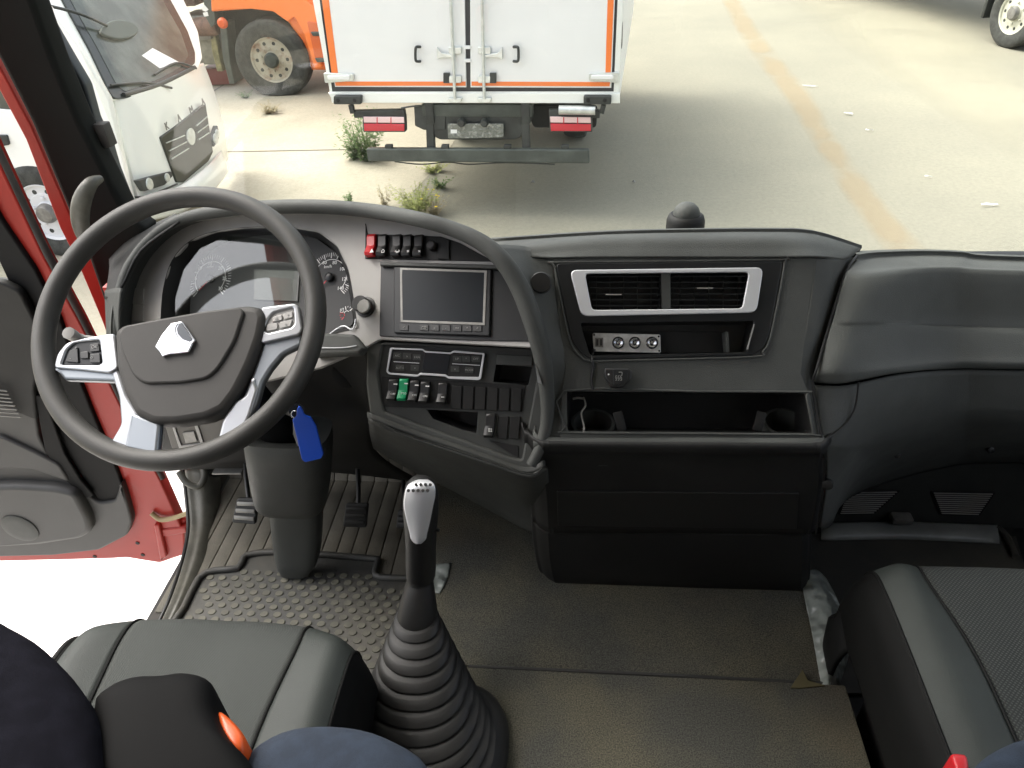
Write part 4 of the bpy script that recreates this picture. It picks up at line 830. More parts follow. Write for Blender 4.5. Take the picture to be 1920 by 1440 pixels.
# ------------------------------------------------------------ open door
PD = PL(V((-1.5, 1.335, 1.2)), V((-1.2, 1.335, 1.2)), V((-1.5, 1.335, 2.0)))
dr = thing('cab_door', 'red driver door standing wide open with grey trim panel and speaker', 'door', PD.at(345, 1052))
win = [(-300, -100), (-180, 40), (-32, 400), (36, 548), (0, 536), (-500, 500), (-620, -100)]
plate('door_skin', PD, [[(-340, -160), (-190, -100), (0, 308), (80, 478), (150, 606), (236, 782), (300, 900), (345, 1000), (346, 1040), (300, 1056), (238, 1046), (205, 1048), (0, 1053), (-700, 1075), (-900, -160)], win], m_body, dr, th=.035, bev=.005, rr=6)
tube('door_edge', [PD.at(x, y, -.012) for x, y in [(-190, -100), (0, 295), (84, 470), (154, 600), (240, 776), (304, 896)]], .010, m_seal, dr, 10, sm=2)
plate('window_trim', PD, [[(-60, 290), (0, 411), (64, 505), (112, 600), (136, 690), (168, 768), (218, 888), (230, 900), (60, 700), (-700, 560), (-700, 480), (-60, 480)], [(-50, 360), (-32, 400), (36, 548), (0, 536), (-500, 500), (-500, 380)]][0], m_doord, dr, th=.02, bev=.004, off=.012, rr=6)
bpy.data.objects.remove(bpy.data.objects['window_trim'])
plate('window_trim', PD, [(-200, 30), (0, 411), (64, 505), (112, 600), (140, 690), (170, 768), (220, 886), (236, 930), (200, 960), (60, 760), (30, 560), (-44, 400), (-230, 30)], m_doord, dr, th=.02, bev=.004, off=.012, rr=6)
plate('trim_panel', PD, [(-700, 520), (0, 530), (36, 546), (62, 600), (72, 660), (60, 730), (72, 820), (100, 872), (150, 920), (185, 944), (215, 940), (226, 905), (240, 950), (247, 978), (238, 1004), (185, 1032), (100, 1042), (-700, 1062)], m_door, dr, th=.03, bev=.006, off=.022, rr=10)
plate('upper_trim', PD, [(-700, 500), (0, 528), (36, 546), (66, 606), (74, 660), (62, 728), (68, 790), (0, 762), (-700, 700)], m_dark, dr, th=.02, bev=.006, off=.034, rr=10)
plate('pull_recess', PD, [(64, 740), (82, 744), (120, 850), (150, 900), (176, 930), (160, 935), (110, 890), (84, 845)], m_doord, dr, th=.01, bev=.003, off=.026, rr=6)  # flat near-black plate, the shade of the recess is in its colour
spk = plate('speaker_pocket', PD, [(-120, 915), (30, 912), (100, 916), (140, 926), (166, 975), (170, 1000), (150, 1012), (70, 1024), (-120, 1036)], m_door, dr, th=.05, bev=.014, off=.05, rr=14)
lathe('speaker_cover', PD.at(38, 990, .05), PD.n, [(.052, -.002), (.052, .003), (.047, .005), (.03, .006)], m_dash2, spk, 40)
plate('door_shelf', PD, [(-700, 812), (0, 818), (60, 846), (110, 872), (130, 905), (60, 880), (-700, 880)], m_door, dr, th=.02, bev=.006, off=.032, rr=8)
gq = []
for k in range(8): gq.append(bar('s', PD.at(-40, 728+k*7, .047), PD.at(14+k*3.6, 733+k*7, .047), .003, .004, m_gmetal, None, PD.n, .001))
joined('vent_slats', gq, None, dr)
plate('window_glass', PD, win, m_glass, dr, th=.004, bev=.0005, off=-.01)
for y in (988, 1002): plate('hinge', PD, [(288, y-8), (348, y-14), (352, y-2), (294, y+8)], m_body, dr, th=.03, bev=.006, off=-.01+(y-988)*.001, rr=3)
plate('hinge_plate', PD, [(288, 985), (298, 985), (312, 1045), (300, 1052)], m_body, dr, th=.02, bev=.004, off=.012, rr=3)
tube('check_strap', [PD.at(284, 962, .008), PD.at(300, 974, .012), PD.at(322, 972, .012), PD.at(352, 962, .012)], .007, mat('tan_strap', (.30, .23, .12), .6), dr, 10)
for x, y in ((258, 1018), (268, 1040), (178, 1043)): lathe('drain_plug', PD.at(x, y, .0), PD.n, [(.006, 0), (.006, .002)], m_dark, dr, 14)
# ------------------------------------------------------------ ground
def ground_mat(name, c1, c2, c3, sc, spots=0):
    m = mat(name, c1, .9); t = m.node_tree; b = t.nodes['Principled BSDF']; b.inputs['Specular IOR Level'].default_value = .2
    ge = t.nodes.new('ShaderNodeNewGeometry')
    def nz(s, d=5, rg=.6): n = t.nodes.new('ShaderNodeTexNoise'); n.inputs['Scale'].default_value = s; n.inputs['Detail'].default_value = d; n.inputs['Roughness'].default_value = rg; t.links.new(ge.outputs['Position'], n.inputs['Vector']); return n
    r_ = t.nodes.new('ShaderNodeValToRGB'); r_.color_ramp.elements[0].position = .35; r_.color_ramp.elements[1].position = .68
    r_.color_ramp.elements[0].color = (*c1, 1); r_.color_ramp.elements[1].color = (*c2, 1); e = r_.color_ramp.elements.new(.52); e.color = (*c3, 1)
    t.links.new(nz(sc).outputs['Fac'], r_.inputs[0])
    mx = t.nodes.new('ShaderNodeMix'); mx.data_type = 'RGBA'; mx.blend_type = 'MULTIPLY'; mx.inputs[0].default_value = 1
    r2 = t.nodes.new('ShaderNodeValToRGB'); r2.color_ramp.elements[0].position = .3; r2.color_ramp.elements[1].position = .6; r2.color_ramp.elements[0].color = (.86, .85, .83, 1); r2.color_ramp.elements[1].color = (1.03, 1.02, 1.0, 1)
    t.links.new(nz(24, 6, .75).outputs['Fac'], r2.inputs[0]); t.links.new(r_.outputs[0], mx.inputs[6]); t.links.new(r2.outputs[0], mx.inputs[7]); t.links.new(mx.outputs[2], b.inputs['Base Color'])
    bp = t.nodes.new('ShaderNodeBump'); bp.inputs['Strength'].default_value = .4; bp.inputs['Distance'].default_value = .01; t.links.new(nz(60, 3).outputs['Fac'], bp.inputs['Height']); t.links.new(bp.outputs[0], b.inputs['Normal'])
    return m
def sheet(name, q, z, m):
    me = bpy.data.meshes.new(name); me.from_pydata([(x, y, z) for x, y in q], [], [tuple(range(len(q)))]); o = link(name, me, m); o['kind'] = 'structure'; return o
m_road = ground_mat('dusty_road', (.232, .225, .182), (.285, .273, .214), (.258, .248, .198), .33)
m_slab = ground_mat('pale_concrete', (.30, .282, .225), (.42, .395, .325), (.36, .338, .27), .5)
sheet('ground', [(-300, -300), (300, -300), (300, 500), (-300, 500)], 0, m_road)
ed = [PZ(820, 300, .004), PZ(750, 400, .004)]
dv = (ed[1]-ed[0]); sl0 = dv.x/dv.y
def ex(y): return ed[0].x+(y-ed[0].y)*sl0
pts = [(ex(-6), -6)]
for k in range(40):
    y = -6+k*.9; pts.append((ex(y)+random.uniform(-.06, .06), y))
sheet('concrete_apron', pts+[(-60, 30), (-60, -6)], .004, m_slab)
m_joint = mat('joint', (.12, .11, .09), .9)
jn = []
for y in (8.0, 12.6, 3.6): jn.append(box('j', ((ex(y)-20)/2-.02, y, .0065), (ex(y)*-1+0+20, .022, .004), m_joint, None, None, 0) if False else bar('j', (-20, y, .0065), (ex(y)-.05, y+.02, .0065), .022, .004, m_joint, None, V((0, 0, 1)), 0))
for x in (-5.4, -9.6): jn.append(bar('j', (x, -4, .0067), (x, 26, .0067), .02, .004, m_joint, None, V((0, 0, 1)), 0))
j = joined('slab_joints', jn); j['kind'] = 'structure'
# near-white ground patch beside the cab, outdoor glare put into its colour
wsl = sheet('glare_patch', [(-1.5, -3), (-1.12, -3), (-1.05, 3.2), (-2.0, 3.6), (-3.4, 3.3), (-3.4, -3)], .008, ground_mat('glare_white_ground', (.74, .73, .70), (.82, .81, .78), (.78, .77, .74), .8))
m_yel = mat('faded_yellow', (.46, .31, .14), .85); t = m_yel.node_tree; b = t.nodes['Principled BSDF']
tc = t.nodes.new('ShaderNodeTexCoord'); n_ = t.nodes.new('ShaderNodeTexNoise'); n_.inputs['Scale'].default_value = 1.6; n_.inputs['Detail'].default_value = 8; t.links.new(tc.outputs['Object'], n_.inputs['Vector'])
uvn = t.nodes.new('ShaderNodeUVMap'); sx_ = t.nodes.new('ShaderNodeSeparateXYZ'); t.links.new(uvn.outputs[0], sx_.inputs[0])
def mth(op, a, b_=None, c=None):
    q = t.nodes.new('ShaderNodeMath'); q.operation = op
    for i, v in enumerate((a, b_, c)):
        if v is None: continue
        if isinstance(v, (int, float)): q.inputs[i].default_value = v
        else: t.links.new(v, q.inputs[i])
    return q.outputs[0]
edge = mth('SUBTRACT', 1.0, mth('ABSOLUTE', mth('MULTIPLY_ADD', sx_.outputs['X'], 2.0, -1.0)))
al_ = mth('MULTIPLY', mth('MINIMUM', mth('MULTIPLY', edge, 1.0), 1.0), mth('MULTIPLY', mth('MAXIMUM', mth('SUBTRACT', n_.outputs['Fac'], .30), 0.0), 1.7)); t.links.new(mth('MINIMUM', al_, .22), b.inputs['Alpha'])
ypx = [(1340, -60), (1392, 40), (1440, 110), (1492, 175), (1532, 240), (1578, 310), (1632, 390), (1690, 460), (1775, 570)]
wid = [.42, .42, .42, .4, .34, .34, .34, .36, .36]
vs_, fs, uvs = [], [], []
L = cr([tuple(PZ(x, y, .006))+(w_,) for (x, y), w_ in zip(ypx, wid)], 6, False)
for p in L: vs_ += [(p[0]-p[3]/2, p[1], .008), (p[0]+p[3]/2, p[1], .008)]; uvs += [0, 1]
for i in range(len(L)-1): fs.append((2*i, 2*i+1, 2*i+3, 2*i+2))
me = bpy.data.meshes.new('road_marking'); me.from_pydata(vs_, [], fs); uvl = me.uv_layers.new(name='UVMap')
for lp in me.loops: uvl.data[lp.index].uv = (uvs[lp.vertex_index], 0)
o = link('road_marking', me, m_yel); o['kind'] = 'structure'
m_sand = mat('pale_sand', (.46, .43, .32), .95); t = m_sand.node_tree; b = t.nodes['Principled BSDF']; tc = t.nodes.new('ShaderNodeTexCoord')
n_ = t.nodes.new('ShaderNodeTexNoise'); n_.inputs['Scale'].default_value = .5; n_.inputs['Detail'].default_value = 6; t.links.new(tc.outputs['Object'], n_.inputs['Vector'])
uvn = t.nodes.new('ShaderNodeUVMap'); sx_ = t.nodes.new('ShaderNodeSeparateXYZ'); t.links.new(uvn.outputs[0], sx_.inputs[0])
e1 = mth('MINIMUM', mth('MULTIPLY', mth('SUBTRACT', 1.0, mth('ABSOLUTE', mth('MULTIPLY_ADD', sx_.outputs['X'], 2.0, -1.0))), 2.0), 1.0)
t.links.new(mth('MULTIPLY', e1, mth('MINIMUM', mth('MULTIPLY', mth('MAXIMUM', mth('SUBTRACT', n_.outputs['Fac'], .3), 0.0), 1.6), .42)), b.inputs['Alpha'])
vs_, fs, uvs = [], [], []
L = cr([tuple(PZ(x, y, .006))+(w_,) for (x, y), w_ in zip([(1560, -40), (1700, 60), (1810, 150), (1980, 260), (2200, 380)], [3.0, 2.6, 1.8, 1.5, 1.4])], 8, False)
for p in L: vs_ += [(p[0]-p[3]/2, p[1]-.6, .005), (p[0]+p[3]/2, p[1]+.6, .005)]; uvs += [0, 1]
for i in range(len(L)-1): fs.append((2*i, 2*i+1, 2*i+3, 2*i+2))
me = bpy.data.meshes.new('sand_drift'); me.from_pydata(vs_, [], fs); uvl = me.uv_layers.new(name='UVMap')
for lp in me.loops: uvl.data[lp.index].uv = (uvs[lp.vertex_index], 0)
o = link('sand_drift', me, m_sand); o['kind'] = 'structure'
# ------------------------------------------------------------ white box truck ahead
m_wp = mat('white_paint', (.78, .79, .78), .4, coat=.2, var=.02, vs_=2)
m_wp2 = mat('white_cab_paint', (.80, .82, .78), .3, coat=.5, var=.02, vs_=2)
m_orp = mat('orange_paint', (.85, .20, .035), .4, coat=.2)
m_chas = mat('chassis_paint', (.030, .034, .032), .5, var=.3, vs_=6)
m_chasg = mat('grey_chassis_paint', (.060, .070, .062), .5, var=.2, vs_=6)
m_gask = mat('door_gasket', (.05, .05, .052), .6)
m_gal = mat('galvanised_steel', (.62, .65, .63), .35, .6, var=.1, vs_=20)
m_tail = mat('red_lens', (.55, .01, .03), .15, coat=.6)
m_tailw = mat('clear_lens', (.78, .55, .55), .15, coat=.6)
m_tyre = mat('dusty_tyre', (.045, .047, .042), .85, var=.3, vs_=10, bump=.5, bs=60)
m_film = mat('plastic_wrap', (.16, .17, .15), .18, coat=.7, col2=(.38, .39, .36), vs_=28, lo=.5, hi=.7, bump=1, bs=40)
PB = PL(PZ(625, 190, 1.0), PZ(1160, 190, 1.0), PZ(625, 190, 1.0)+V((0, 0, 1)), V((2.419, -.203, 0)))
bt = thing('box_truck', 'white box truck with orange edged rear doors parked straight ahead', 'truck', PZ(890, 190, 1.0)-V((0, 0, 1)))
def bp(x, y, o_=0.0): return PB.at(x, y, o_)
tl, tr_, br, bl = (530, -300), (1182, -300), (1160, 193), (622, 193)
plate('body', PB, [tl, tr_, br, bl], m_wp, bt, th=4.3, bev=.01, off=-.02)
plate('rear_frame', PB, [[tl, tr_, (1160, 193), (622, 193)], [(556, -300), (1172, -280), (1152, 173), (622, 173)]], m_wp2, bt, th=.05, bev=.006, off=.015)
plate('sill_rail', PB, [(615, 174), (1162, 175), (1162, 194), (626, 193)], m_wp2, bt, th=.06, bev=.006, off=.03)
plate('gasket', PB, [(548, -300), (1174, -300), (1154, 175), (620, 173)], m_gask, bt, th=.01, bev=.002, off=.003)
def door(q, strips):
    d = plate('rear_door', PB, q, m_wp, bt, th=.03, bev=.004, off=.022)
    for s in strips: plate('orange_band', PB, s, m_orp, d, th=.003, bev=.0005, off=.0245)
    return d
d1 = door([(561, -300), (866, -300), (874, 164), (628, 163)], [[(564, -298), (579, -298), (634, 140), (622, 140)], [(628, 153), (873, 153), (873, 161), (629, 161)]])
d2 = door([(880, -300), (1165, -300), (1146, 165), (882, 164)], [[(1148, -298), (1163, -298), (1145, 140), (1135, 140)], [(884, 153), (1144, 154), (1143, 162), (884, 161)]])
def rod(x0, x1, d):
    r_ = tube('locking_rod', [bp(x0, -150, .055), bp((x0+x1)/2, 10, .055), bp(x1, 186, .055)], .013, m_gal, bt, 10, sm=1)
    plate('rod_foot', PB, [(x1-14, 184), (x1+14, 184), (x1+10, 193), (x1-10, 193)], m_gal, r_, th=.03, bev=.004, off=.06, rr=3)
    for y in (94, 148): plate('rod_keeper', PB, [(x1-12, y-6), (x1+12, y-6), (x1+12, y+8), (x1-12, y+8)], m_gal, r_, th=.03, bev=.006, off=.05, rr=3)
    s = -1 if d < 0 else 1
    plate('rod_lever', PB, [(x1, 103), (x1+s*26, 99), (x1+s*34, 88), (x1+s*34, 112), (x1+s*24, 108), (x1, 108)], m_gal, r_, th=.02, bev=.004, off=.055, rr=2)
    plate('guide_plate', PB, [(x1+s*10, 137), (x1+s*22, 137), (x1+s*22, 156), (x1+s*10, 156)], m_chas, r_, th=.02, bev=.003, off=.05, rr=1)
    return r_
rod(838, 853, -1); rod(900, 908, 1)
for x, s in ((779, 1), (972, -1)):
    tube('grab_handle', [bp(x+s*9, 88, .03), bp(x+s*2, 88, .07), bp(x, 93, .07), bp(x, 110, .07), bp(x+s*2, 115, .07), bp(x+s*9, 115, .03)], .011, m_chas, bt, 8, sm=2)
for q, f in (([(606, 137), (663, 139), (663, 152), (609, 156)], [(613, 142), (655, 141), (656, 150), (614, 150)]), ([(1104, 138), (1160, 136), (1160, 156), (1104, 151)], [(1108, 141), (1150, 141), (1150, 150), (1108, 149)])):
    hh = plate('hinge', PB, q, m_gal, bt, th=.03, bev=.004, off=.045, rr=3)
    plate('hinge_strap', PB, f, m_wp, hh, th=.03, bev=.006, off=.06, rr=5)
for y in (89, 114): plate('door_clamp', PB, [(870, y-3), (882, y-3), (882, y+3), (870, y+3)], m_wp, bt, th=.02, bev=.002, off=.04)
for x in (651, 1120):
    r_ = plate('rubber_buffer', PB, [(x-26, 180), (x+26, 180), (x+26, 196), (x-26, 196)], m_chas, bt, th=.05, bev=.008, off=.075, rr=3)
    for dx in (-17, 14): lathe('bolt', bp(x+dx, 188, .076), PB.n, [(.016, 0), (.016, .005), (.008, .007)], m_dark, r_, 14)
# chassis under the box
cx0 = PB.u; cn = -PB.n
def bx(name, x, y, o_, w_, h_, d, m, parent=bt, bev=.006): return box(name, bp(x, y, o_)+cn*(d/2), (w_, d, h_), m, parent, (PB.u, cn, V((0, 0, 1))), bev)
bx('cross_member', 893, 208, -.02, .95, .10, .08, m_chasg)
bx('chassis_rail', 805, 212, -.0, .07, .18, 4.6, m_chas); bx('chassis_rail', 985, 212, -.0, .07, .18, 4.6, m_chas)
plate('bracket_plate', PB, [(776, 198), (835, 199), (835, 244), (795, 244), (778, 236)], m_chas, bt, th=.03, bev=.004, off=-.02, rr=2)
plate('tow_plate', PB, [(812, 216), (988, 216), (976, 258), (964, 262), (825, 262), (812, 255)], m_chas, bt, th=.03, bev=.006, off=-.03, rr=4)
plate('spare_carrier', PB, [(985, 196), (1120, 198), (1118, 240), (1000, 240)], m_dark, bt, th=.04, bev=.01, off=-.2, rr=8)
for x in (866, 909): lathe('plate_lamp', bp(x, 229, .0), PB.n, [(.035, 0), (.035, .03), (.025, .05)], m_chas, bt, 16)
np_ = plate('plate_holder', PB, [(839, 232), (944, 232), (944, 258), (840, 260)], m_film, bt, th=.012, bev=.003, off=.012, rr=3)
plate('sticker', PB, [(845, 243), (857, 243), (857, 250), (845, 250)], m_wp, np_, th=.002, bev=.0003, off=.014)
for x in (806, 985): plate('drop_arm', PB, [(x-8, 225), (x+6, 225), (x+9, 282), (x-6, 282)], m_chas, bt, th=.05, bev=.006, off=-.01, rr=2)
ub = bp(690, 295, .05); PBu = PL(bp(690, 280, .03), bp(1100, 280, .03), bp(690, 280, .03)+V((0, 0, 1)), PB.u)
ud = plate('underrun_bar', PBu, [(686, 279), (1104, 281), (1105, 307), (690, 303)], m_chasg, bt, th=.06, bev=.012, off=.02, rr=3)
for x in (728, 834, 951, 1059): plate('bar_clamp', PBu, [(x-7, 272), (x+7, 272), (x+7, 280), (x-7, 280)], m_chas, ud, th=.04, bev=.006, off=.01, rr=2)
tube('bar_cable', [PBu.at(x, y, .0) for x, y in [(740, 303), (790, 308), (840, 304), (880, 308), (950, 305), (1040, 308)]], .006, m_chas, ud, 6)
for x0, s in ((720, 1), (1070, -1)):
    lp_ = plate('tail_light', PB, [(x0-41, 217), (x0+39, 218), (x0+40, 248), (x0-39, 248)], m_chas, bt, th=.07, bev=.008, off=.03, rr=2)
    plate('red_lens', PB, [(x0-38, 232), (x0+38, 233), (x0+38, 246), (x0-37, 246)], m_tail, lp_, th=.015, bev=.005, off=.042, rr=1)
    plate('clear_lens', PB, [(x0-39, 219), (x0+37, 220), (x0+38, 231), (x0-38, 230)], m_tailw, lp_, th=.015, bev=.005, off=.042, rr=1)
    for k in (-14, 12): plate('lens_rib', PB, [(x0+k, 220), (x0+k+2, 220), (x0+k+2, 246), (x0+k, 246)], m_tail, lp_, th=.004, bev=.001, off=.0435)
    bar('lamp_bracket', bp(x0-55*s, 213, .0), bp(x0+40*s, 211, .0), .05, .06, m_chas, bt)
    bar('bracket_arm', bp(x0-62*s, 196, .02), bp(x0-58*s, 212, .02), .04, .04, m_chas, bt, PB.n)
tube('wire', [bp(752, 203, .03), bp(768, 200, .03), bp(790, 198, .0)], .008, m_chas, bt, 6)
tube('marker_tube', [bp(1048, 206, .06), bp(1116, 207, .06)], .035, m_gal, bt, 16, sm=1)
plate('side_marker', PB, [(1158, 45), (1167, 45), (1166, 92), (1158, 94)], m_chas, bt, th=.12, bev=.01, off=.0, rr=2)
def wheel(parent, c, ax, R_, w_, Rr, m_rim, flat=0, bolts=8, hub=m_chas, label=None, name='wheel', dark=None):
    """ax points outwards"""
    ax = ax.normalized(); n = 56
    prof = [(Rr*.98, -.9), (R_*.80, -1.0), (R_*.95, -.93), (R_, -.75), (R_, -.05), (R_*.995, .0), (R_*.955, .06), (R_*.86, .10), (Rr*1.25, .08), (Rr*1.06, .05), (Rr*1.0, .0)]
    a = V((0, 0, 1)); a = (a-ax*a.dot(ax)).normalized(); b = ax.cross(a); vs_, fs = [], []
    for r_, h in prof:
        for k in range(n):
            q = 2*math.pi*k/n; p = c+ax*(h*w_)+a*(math.cos(q)*r_)+b*(math.sin(q)*r_)
            lim = c.z-R_+flat
            if flat and p.z < lim: 
                s = lim-p.z; p = V((p.x, p.y, lim))+ax*(s*.5 if h > 0 else -s*.2)+b*(math.sin(q)*s*.8)
            vs_.append(p)
    for i in range(len(prof)-1):
        for k in range(n): fs.append((i*n+k, i*n+(k+1) % n, (i+1)*n+(k+1) % n, (i+1)*n+k))
    t = mesh(name, vs_, fs, m_tyre, parent, 50, label)
    lathe('rim', c+ax*0, ax, [(Rr*.5, -.09), (Rr*.80, -.07), (Rr*.93, -.04), (Rr*.96, .0), (Rr*1.03, .012), (Rr*1.06, .004), (Rr*1.04, -.02)], m_rim, t, 40)
    lathe('rim_disc', c-ax*.05, ax, [(Rr*.80, -.02), (Rr*.76, .02), (Rr*.66, .035), (Rr*.40, .03), (Rr*.36, .05)], m_rim, t, 40)
    lathe('hub', c-ax*.02, ax, [(Rr*.36, -.02), (Rr*.35, .05), (Rr*.28, .08), (Rr*.10, .085)], hub, t, 24)
    if dark:
        for k in range(10):
            q = 2*math.pi*(k+.5)/10; d = a*math.cos(q)+b*math.sin(q); lathe('hand_hole', c+d*Rr*.76-ax*.025, ax, [(Rr*.085, 0), (Rr*.085, .006)], dark, t, 14)
    for k in range(bolts):
        q = 2*math.pi*k/bolts; d = a*math.cos(q)+b*math.sin(q); lathe('wheel_nut', c+d*Rr*.52-ax*.02, ax, [(.016, 0), (.016, .02), (.010, .026)], m_rim, t, 8)
    return t
m_rimw = mat('white_rim', (.66, .67, .68), .4)
for s in (-.75, .75):
    c = bt.location+PB.u*s+cn*2.3+V((0, 0, .40)); wheel(bt, c, PB.u*(1 if s > 0 else -1), .40, .24, .22, m_rimw)
box('axle', bt.location+cn*2.3+V((0, 0, .40)), (1.5, .12, .12), m_chas, bt, (PB.u, cn, V((0, 0, 1))))
# ---- white light truck
XK = -3.6
PK = PL(V((XK, 5.4, 0)), V((XK, 6.4, 0)), V((XK, 5.4, 1)), V((0, 1, 0)))
PKs = PL(V((-4, 5.36, 0)), V((-5, 5.36, 0)), V((-4, 5.36, 1)))
kt = thing('delivery_truck', 'white delivery truck with black slatted grille', 'truck', (XK-1, 6.2, 0))
kt['label'] = 'white light truck with dark slatted grille and white paper behind its windscreen'
# front shell below the windscreen: gentle bow across the width
def kp(x, y, o_=0.0): return PK.at(x, y, o_)
xs = [(250, 390, 202, 183), (262, 384, 214, 186), (300, 370, 250, 176), (350, 345, 300, 156), (395, 322, 345, 137), (418, 308, 368, 124), (428, 300, 382, 118)]
bow = [-.20, -.06, 0, .02, 0, -.06, -.16]
rowsK = []
for t in (0, .25, .5, .75, 1.0):
    r_ = []
    for (x0, y0, x1, y1), b_ in zip(xs, bow):
        bul = 8*math.sin(math.pi*t); r_.append(kp(x0+(x1-x0)*t+(bul if x0 > 410 else 0), y0+(y1-y0)*t, b_))
    rowsK.append(r_)
def kz(o): return o
gs('cab_front', rowsK, m_wp2, kt, 5, .03, 5)
PKW = PL(kp(205, 182, -.04), kp(365, 125, -.04), kp(128, 0, -.42))
def kw(x, y, o_=0.0): return PKW.at(x, y, o_)
plate('windscreen_surround', PKW, [[(203, 188), (232, 182), (300, 164), (372, 128), (380, 108), (372, 60), (345, 0), (300, -90), (40, -60), (78, 0), (140, 80)], [(213, 170), (235, 178), (300, 156), (352, 126), (362, 100), (350, 60), (318, 0), (285, -70), (100, -40), (125, 10), (170, 90)]], m_wp2, kt, th=.05, bev=.01, off=-.005, rr=6)
ws = plate('windscreen', PKW, [(206, 172), (214, 184), (240, 183), (300, 162), (352, 132), (366, 118), (366, 98), (352, 58), (318, -4), (286, -78), (96, -44), (122, 8), (168, 92)], mat('frit_black', (.03, .034, .032), .2), kt, th=.02, bev=.003, off=.012, rr=6)
m_wg = mat('tinted_windscreen', (.085, .095, .080), .16, var=.35, vs_=3, spec=.5)
plate('glass', PKW, [(218, 158), (234, 172), (298, 148), (342, 124), (354, 104), (339, 60), (304, -2), (274, -70), (114, -36), (140, 14), (184, 92)], m_wg, ws, th=.006, bev=.001, off=.016, rr=10)
plate('dash_paper', PKW, [(266, 104), (286, 90), (335, 116), (300, 128)], m_wp, ws, th=.002, bev=.0003, off=.0175)
plate('mirror_reflection', PKW, [(190, 60), (205, 40), (235, 38), (258, 50), (255, 65), (225, 72)], mat('reflection_grey', (.10, .115, .105), .6, spec=.2), ws, th=.03, bev=.008, off=.05, sm=True)  # reflection of a mirror in the glass, drawn as a grey plate
tube('mirror_arm', [kw(80, 8, .05), kw(150, 26, .08), (kw(200, 48, .06))], .012, m_chas, ws, 8)
for a, b_, c_ in (((208, 160), (272, 155), (322, 165)), ((290, 140), (330, 118), (368, 128))):
    w_ = tube('wiper', [kw(*a, .03), kw(*b_, .035), kw(*c_, .03)], .010, m_chas, kt, 8)
tube('wiper_cowl', [kw(232, 178, .02), kw(300, 158, .03), kw(365, 126, .02)], .018, m_chas, kt, 8)
gk = plate('grille', PK, [(302, 257), (386, 195), (400, 285), (392, 302), (345, 342), (332, 342)], mat('olive_grille', (.035, .037, .028), .4), kt, th=.04, bev=.008, off=.035, rr=3)
for k in range(3):
    bar('grille_slat', kp(312+k*5, 268+k*15, .04), kp(346+k*4, 254+k*12, .04), .008, .012, m_gal, gk, PK.n, .001)
    bar('grille_slat', kp(368+k*2, 236+k*13, .04), kp(388+k*2, 219+k*15, .04), .008, .012, m_gal, gk, PK.n, .001)
hs = plate('emblem', PK, [(353, 245), (360, 240), (366, 250), (366, 266), (361, 272), (354, 266), (351, 255)], m_gal, gk, th=.012, bev=.004, off=.045, sm=True)
for i, (ch, x, y) in enumerate((('K', 313, 237), ('A', 336, 222), ('M', 359, 207), ('A', 381, 192))):
    a, b_ = PK.uv(kp(x, y, .03)); te = text('letter', ch, PK, x, y, 14, m_gmetal, kt, .045, .006)
for q, l1 in (([(259, 338), (322, 321), (325, 330), (310, 347), (272, 359)], ((280, 345), (313, 333))), ([(398, 262), (408, 234), (411, 246), (411, 262), (402, 276)], ((404, 260), (407, 250)))):
    hl = plate('headlight', PK, q, m_chas, kt, th=.05, bev=.01, off=.035, rr=3)
    for (x, y), r_ in zip(l1, (.05, .038)): lathe('lamp', kp(x, y, .036), PK.n, [(r_, 0), (r_*.95, .008), (r_*.5, .016)], m_gal, hl, 20)
tube('bumper_line', [kp(250, 370, -.10), kp(280, 366, .035), kp(332, 345, .045)], .008, m_chas, kt, 8)
bq = [[kp(252, 372, -.12), kp(285, 366, .04), kp(340, 346, .06), kp(392, 308, .05), kp(416, 282, -.05)], [kp(256, 392, -.12), kp(290, 388, .08), kp(345, 368, .11), kp(400, 330, .09), kp(424, 302, -.03)], [kp(262, 415, -.14), kp(300, 410, .04), kp(355, 392, .06), kp(405, 352, .04), kp(428, 322, -.06)]]
gs('bumper', bq, m_wp2, kt, 4, .03, 5)
# side of the cab
sd_o = [(251, 395), (203, 186), (140, 78), (70, -10), (40, -90), (-420, -60), (-420, 150), (-260, 420), (20, 395), (40, 350), (70, 330), (110, 335), (140, 370), (160, 420), (180, 440), (245, 430)]
plate('cab_side', PKs, [sd_o, [(60, 20), (92, 50), (158, 170), (176, 222), (60, 210), (-200, 190), (-260, 0), (20, -20)]], m_wp2, kt, th=.06, bev=.01, off=.0)
plate('side_window', PKs, [(55, 15), (96, 50), (160, 170), (178, 226), (60, 214), (-205, 194), (-270, -5), (20, -25)], m_wg, kt, th=.02, bev=.002, off=-.02)
plate('door_handle', PKs, [(-12, 254), (12, 254), (17, 272), (-4, 276)], m_chas, kt, th=.03, bev=.006, off=.02, rr=3)
c = PKs.at(96, 404, -.02); c.z = .40
wheel(kt, V((c.x, 5.36, .40)), V((0, -1, 0)), .40, .22, .235, m_rimw, bolts=5, hub=m_gmetal, dark=m_chas)
box('wheel_arch', (c.x, 5.62, .62), (1.0, .4, .5), m_dark, kt)
cuboid('cab_core', (XK-1.65, 5.45, .35), (XK-.22, 6.98, 1.05), m_wp2, kt, .05)
cuboid('cab_rear', (XK-1.65, 5.45, 1.0), (XK-1.0, 6.98, 2.1), m_wp2, kt, .05)
cuboid('cargo_box', (XK-6.2, 5.3, .95), (XK-1.8, 7.2, 2.9), m_wp, kt, .02)
cuboid('chassis', (XK-6.0, 5.9, .5), (XK-.4, 6.7, .75), m_chas, kt, .02)
wheel(kt, V((XK-4.9, 5.5, .40)), V((0, -1, 0)), .40, .22, .235, m_rimw, bolts=5)
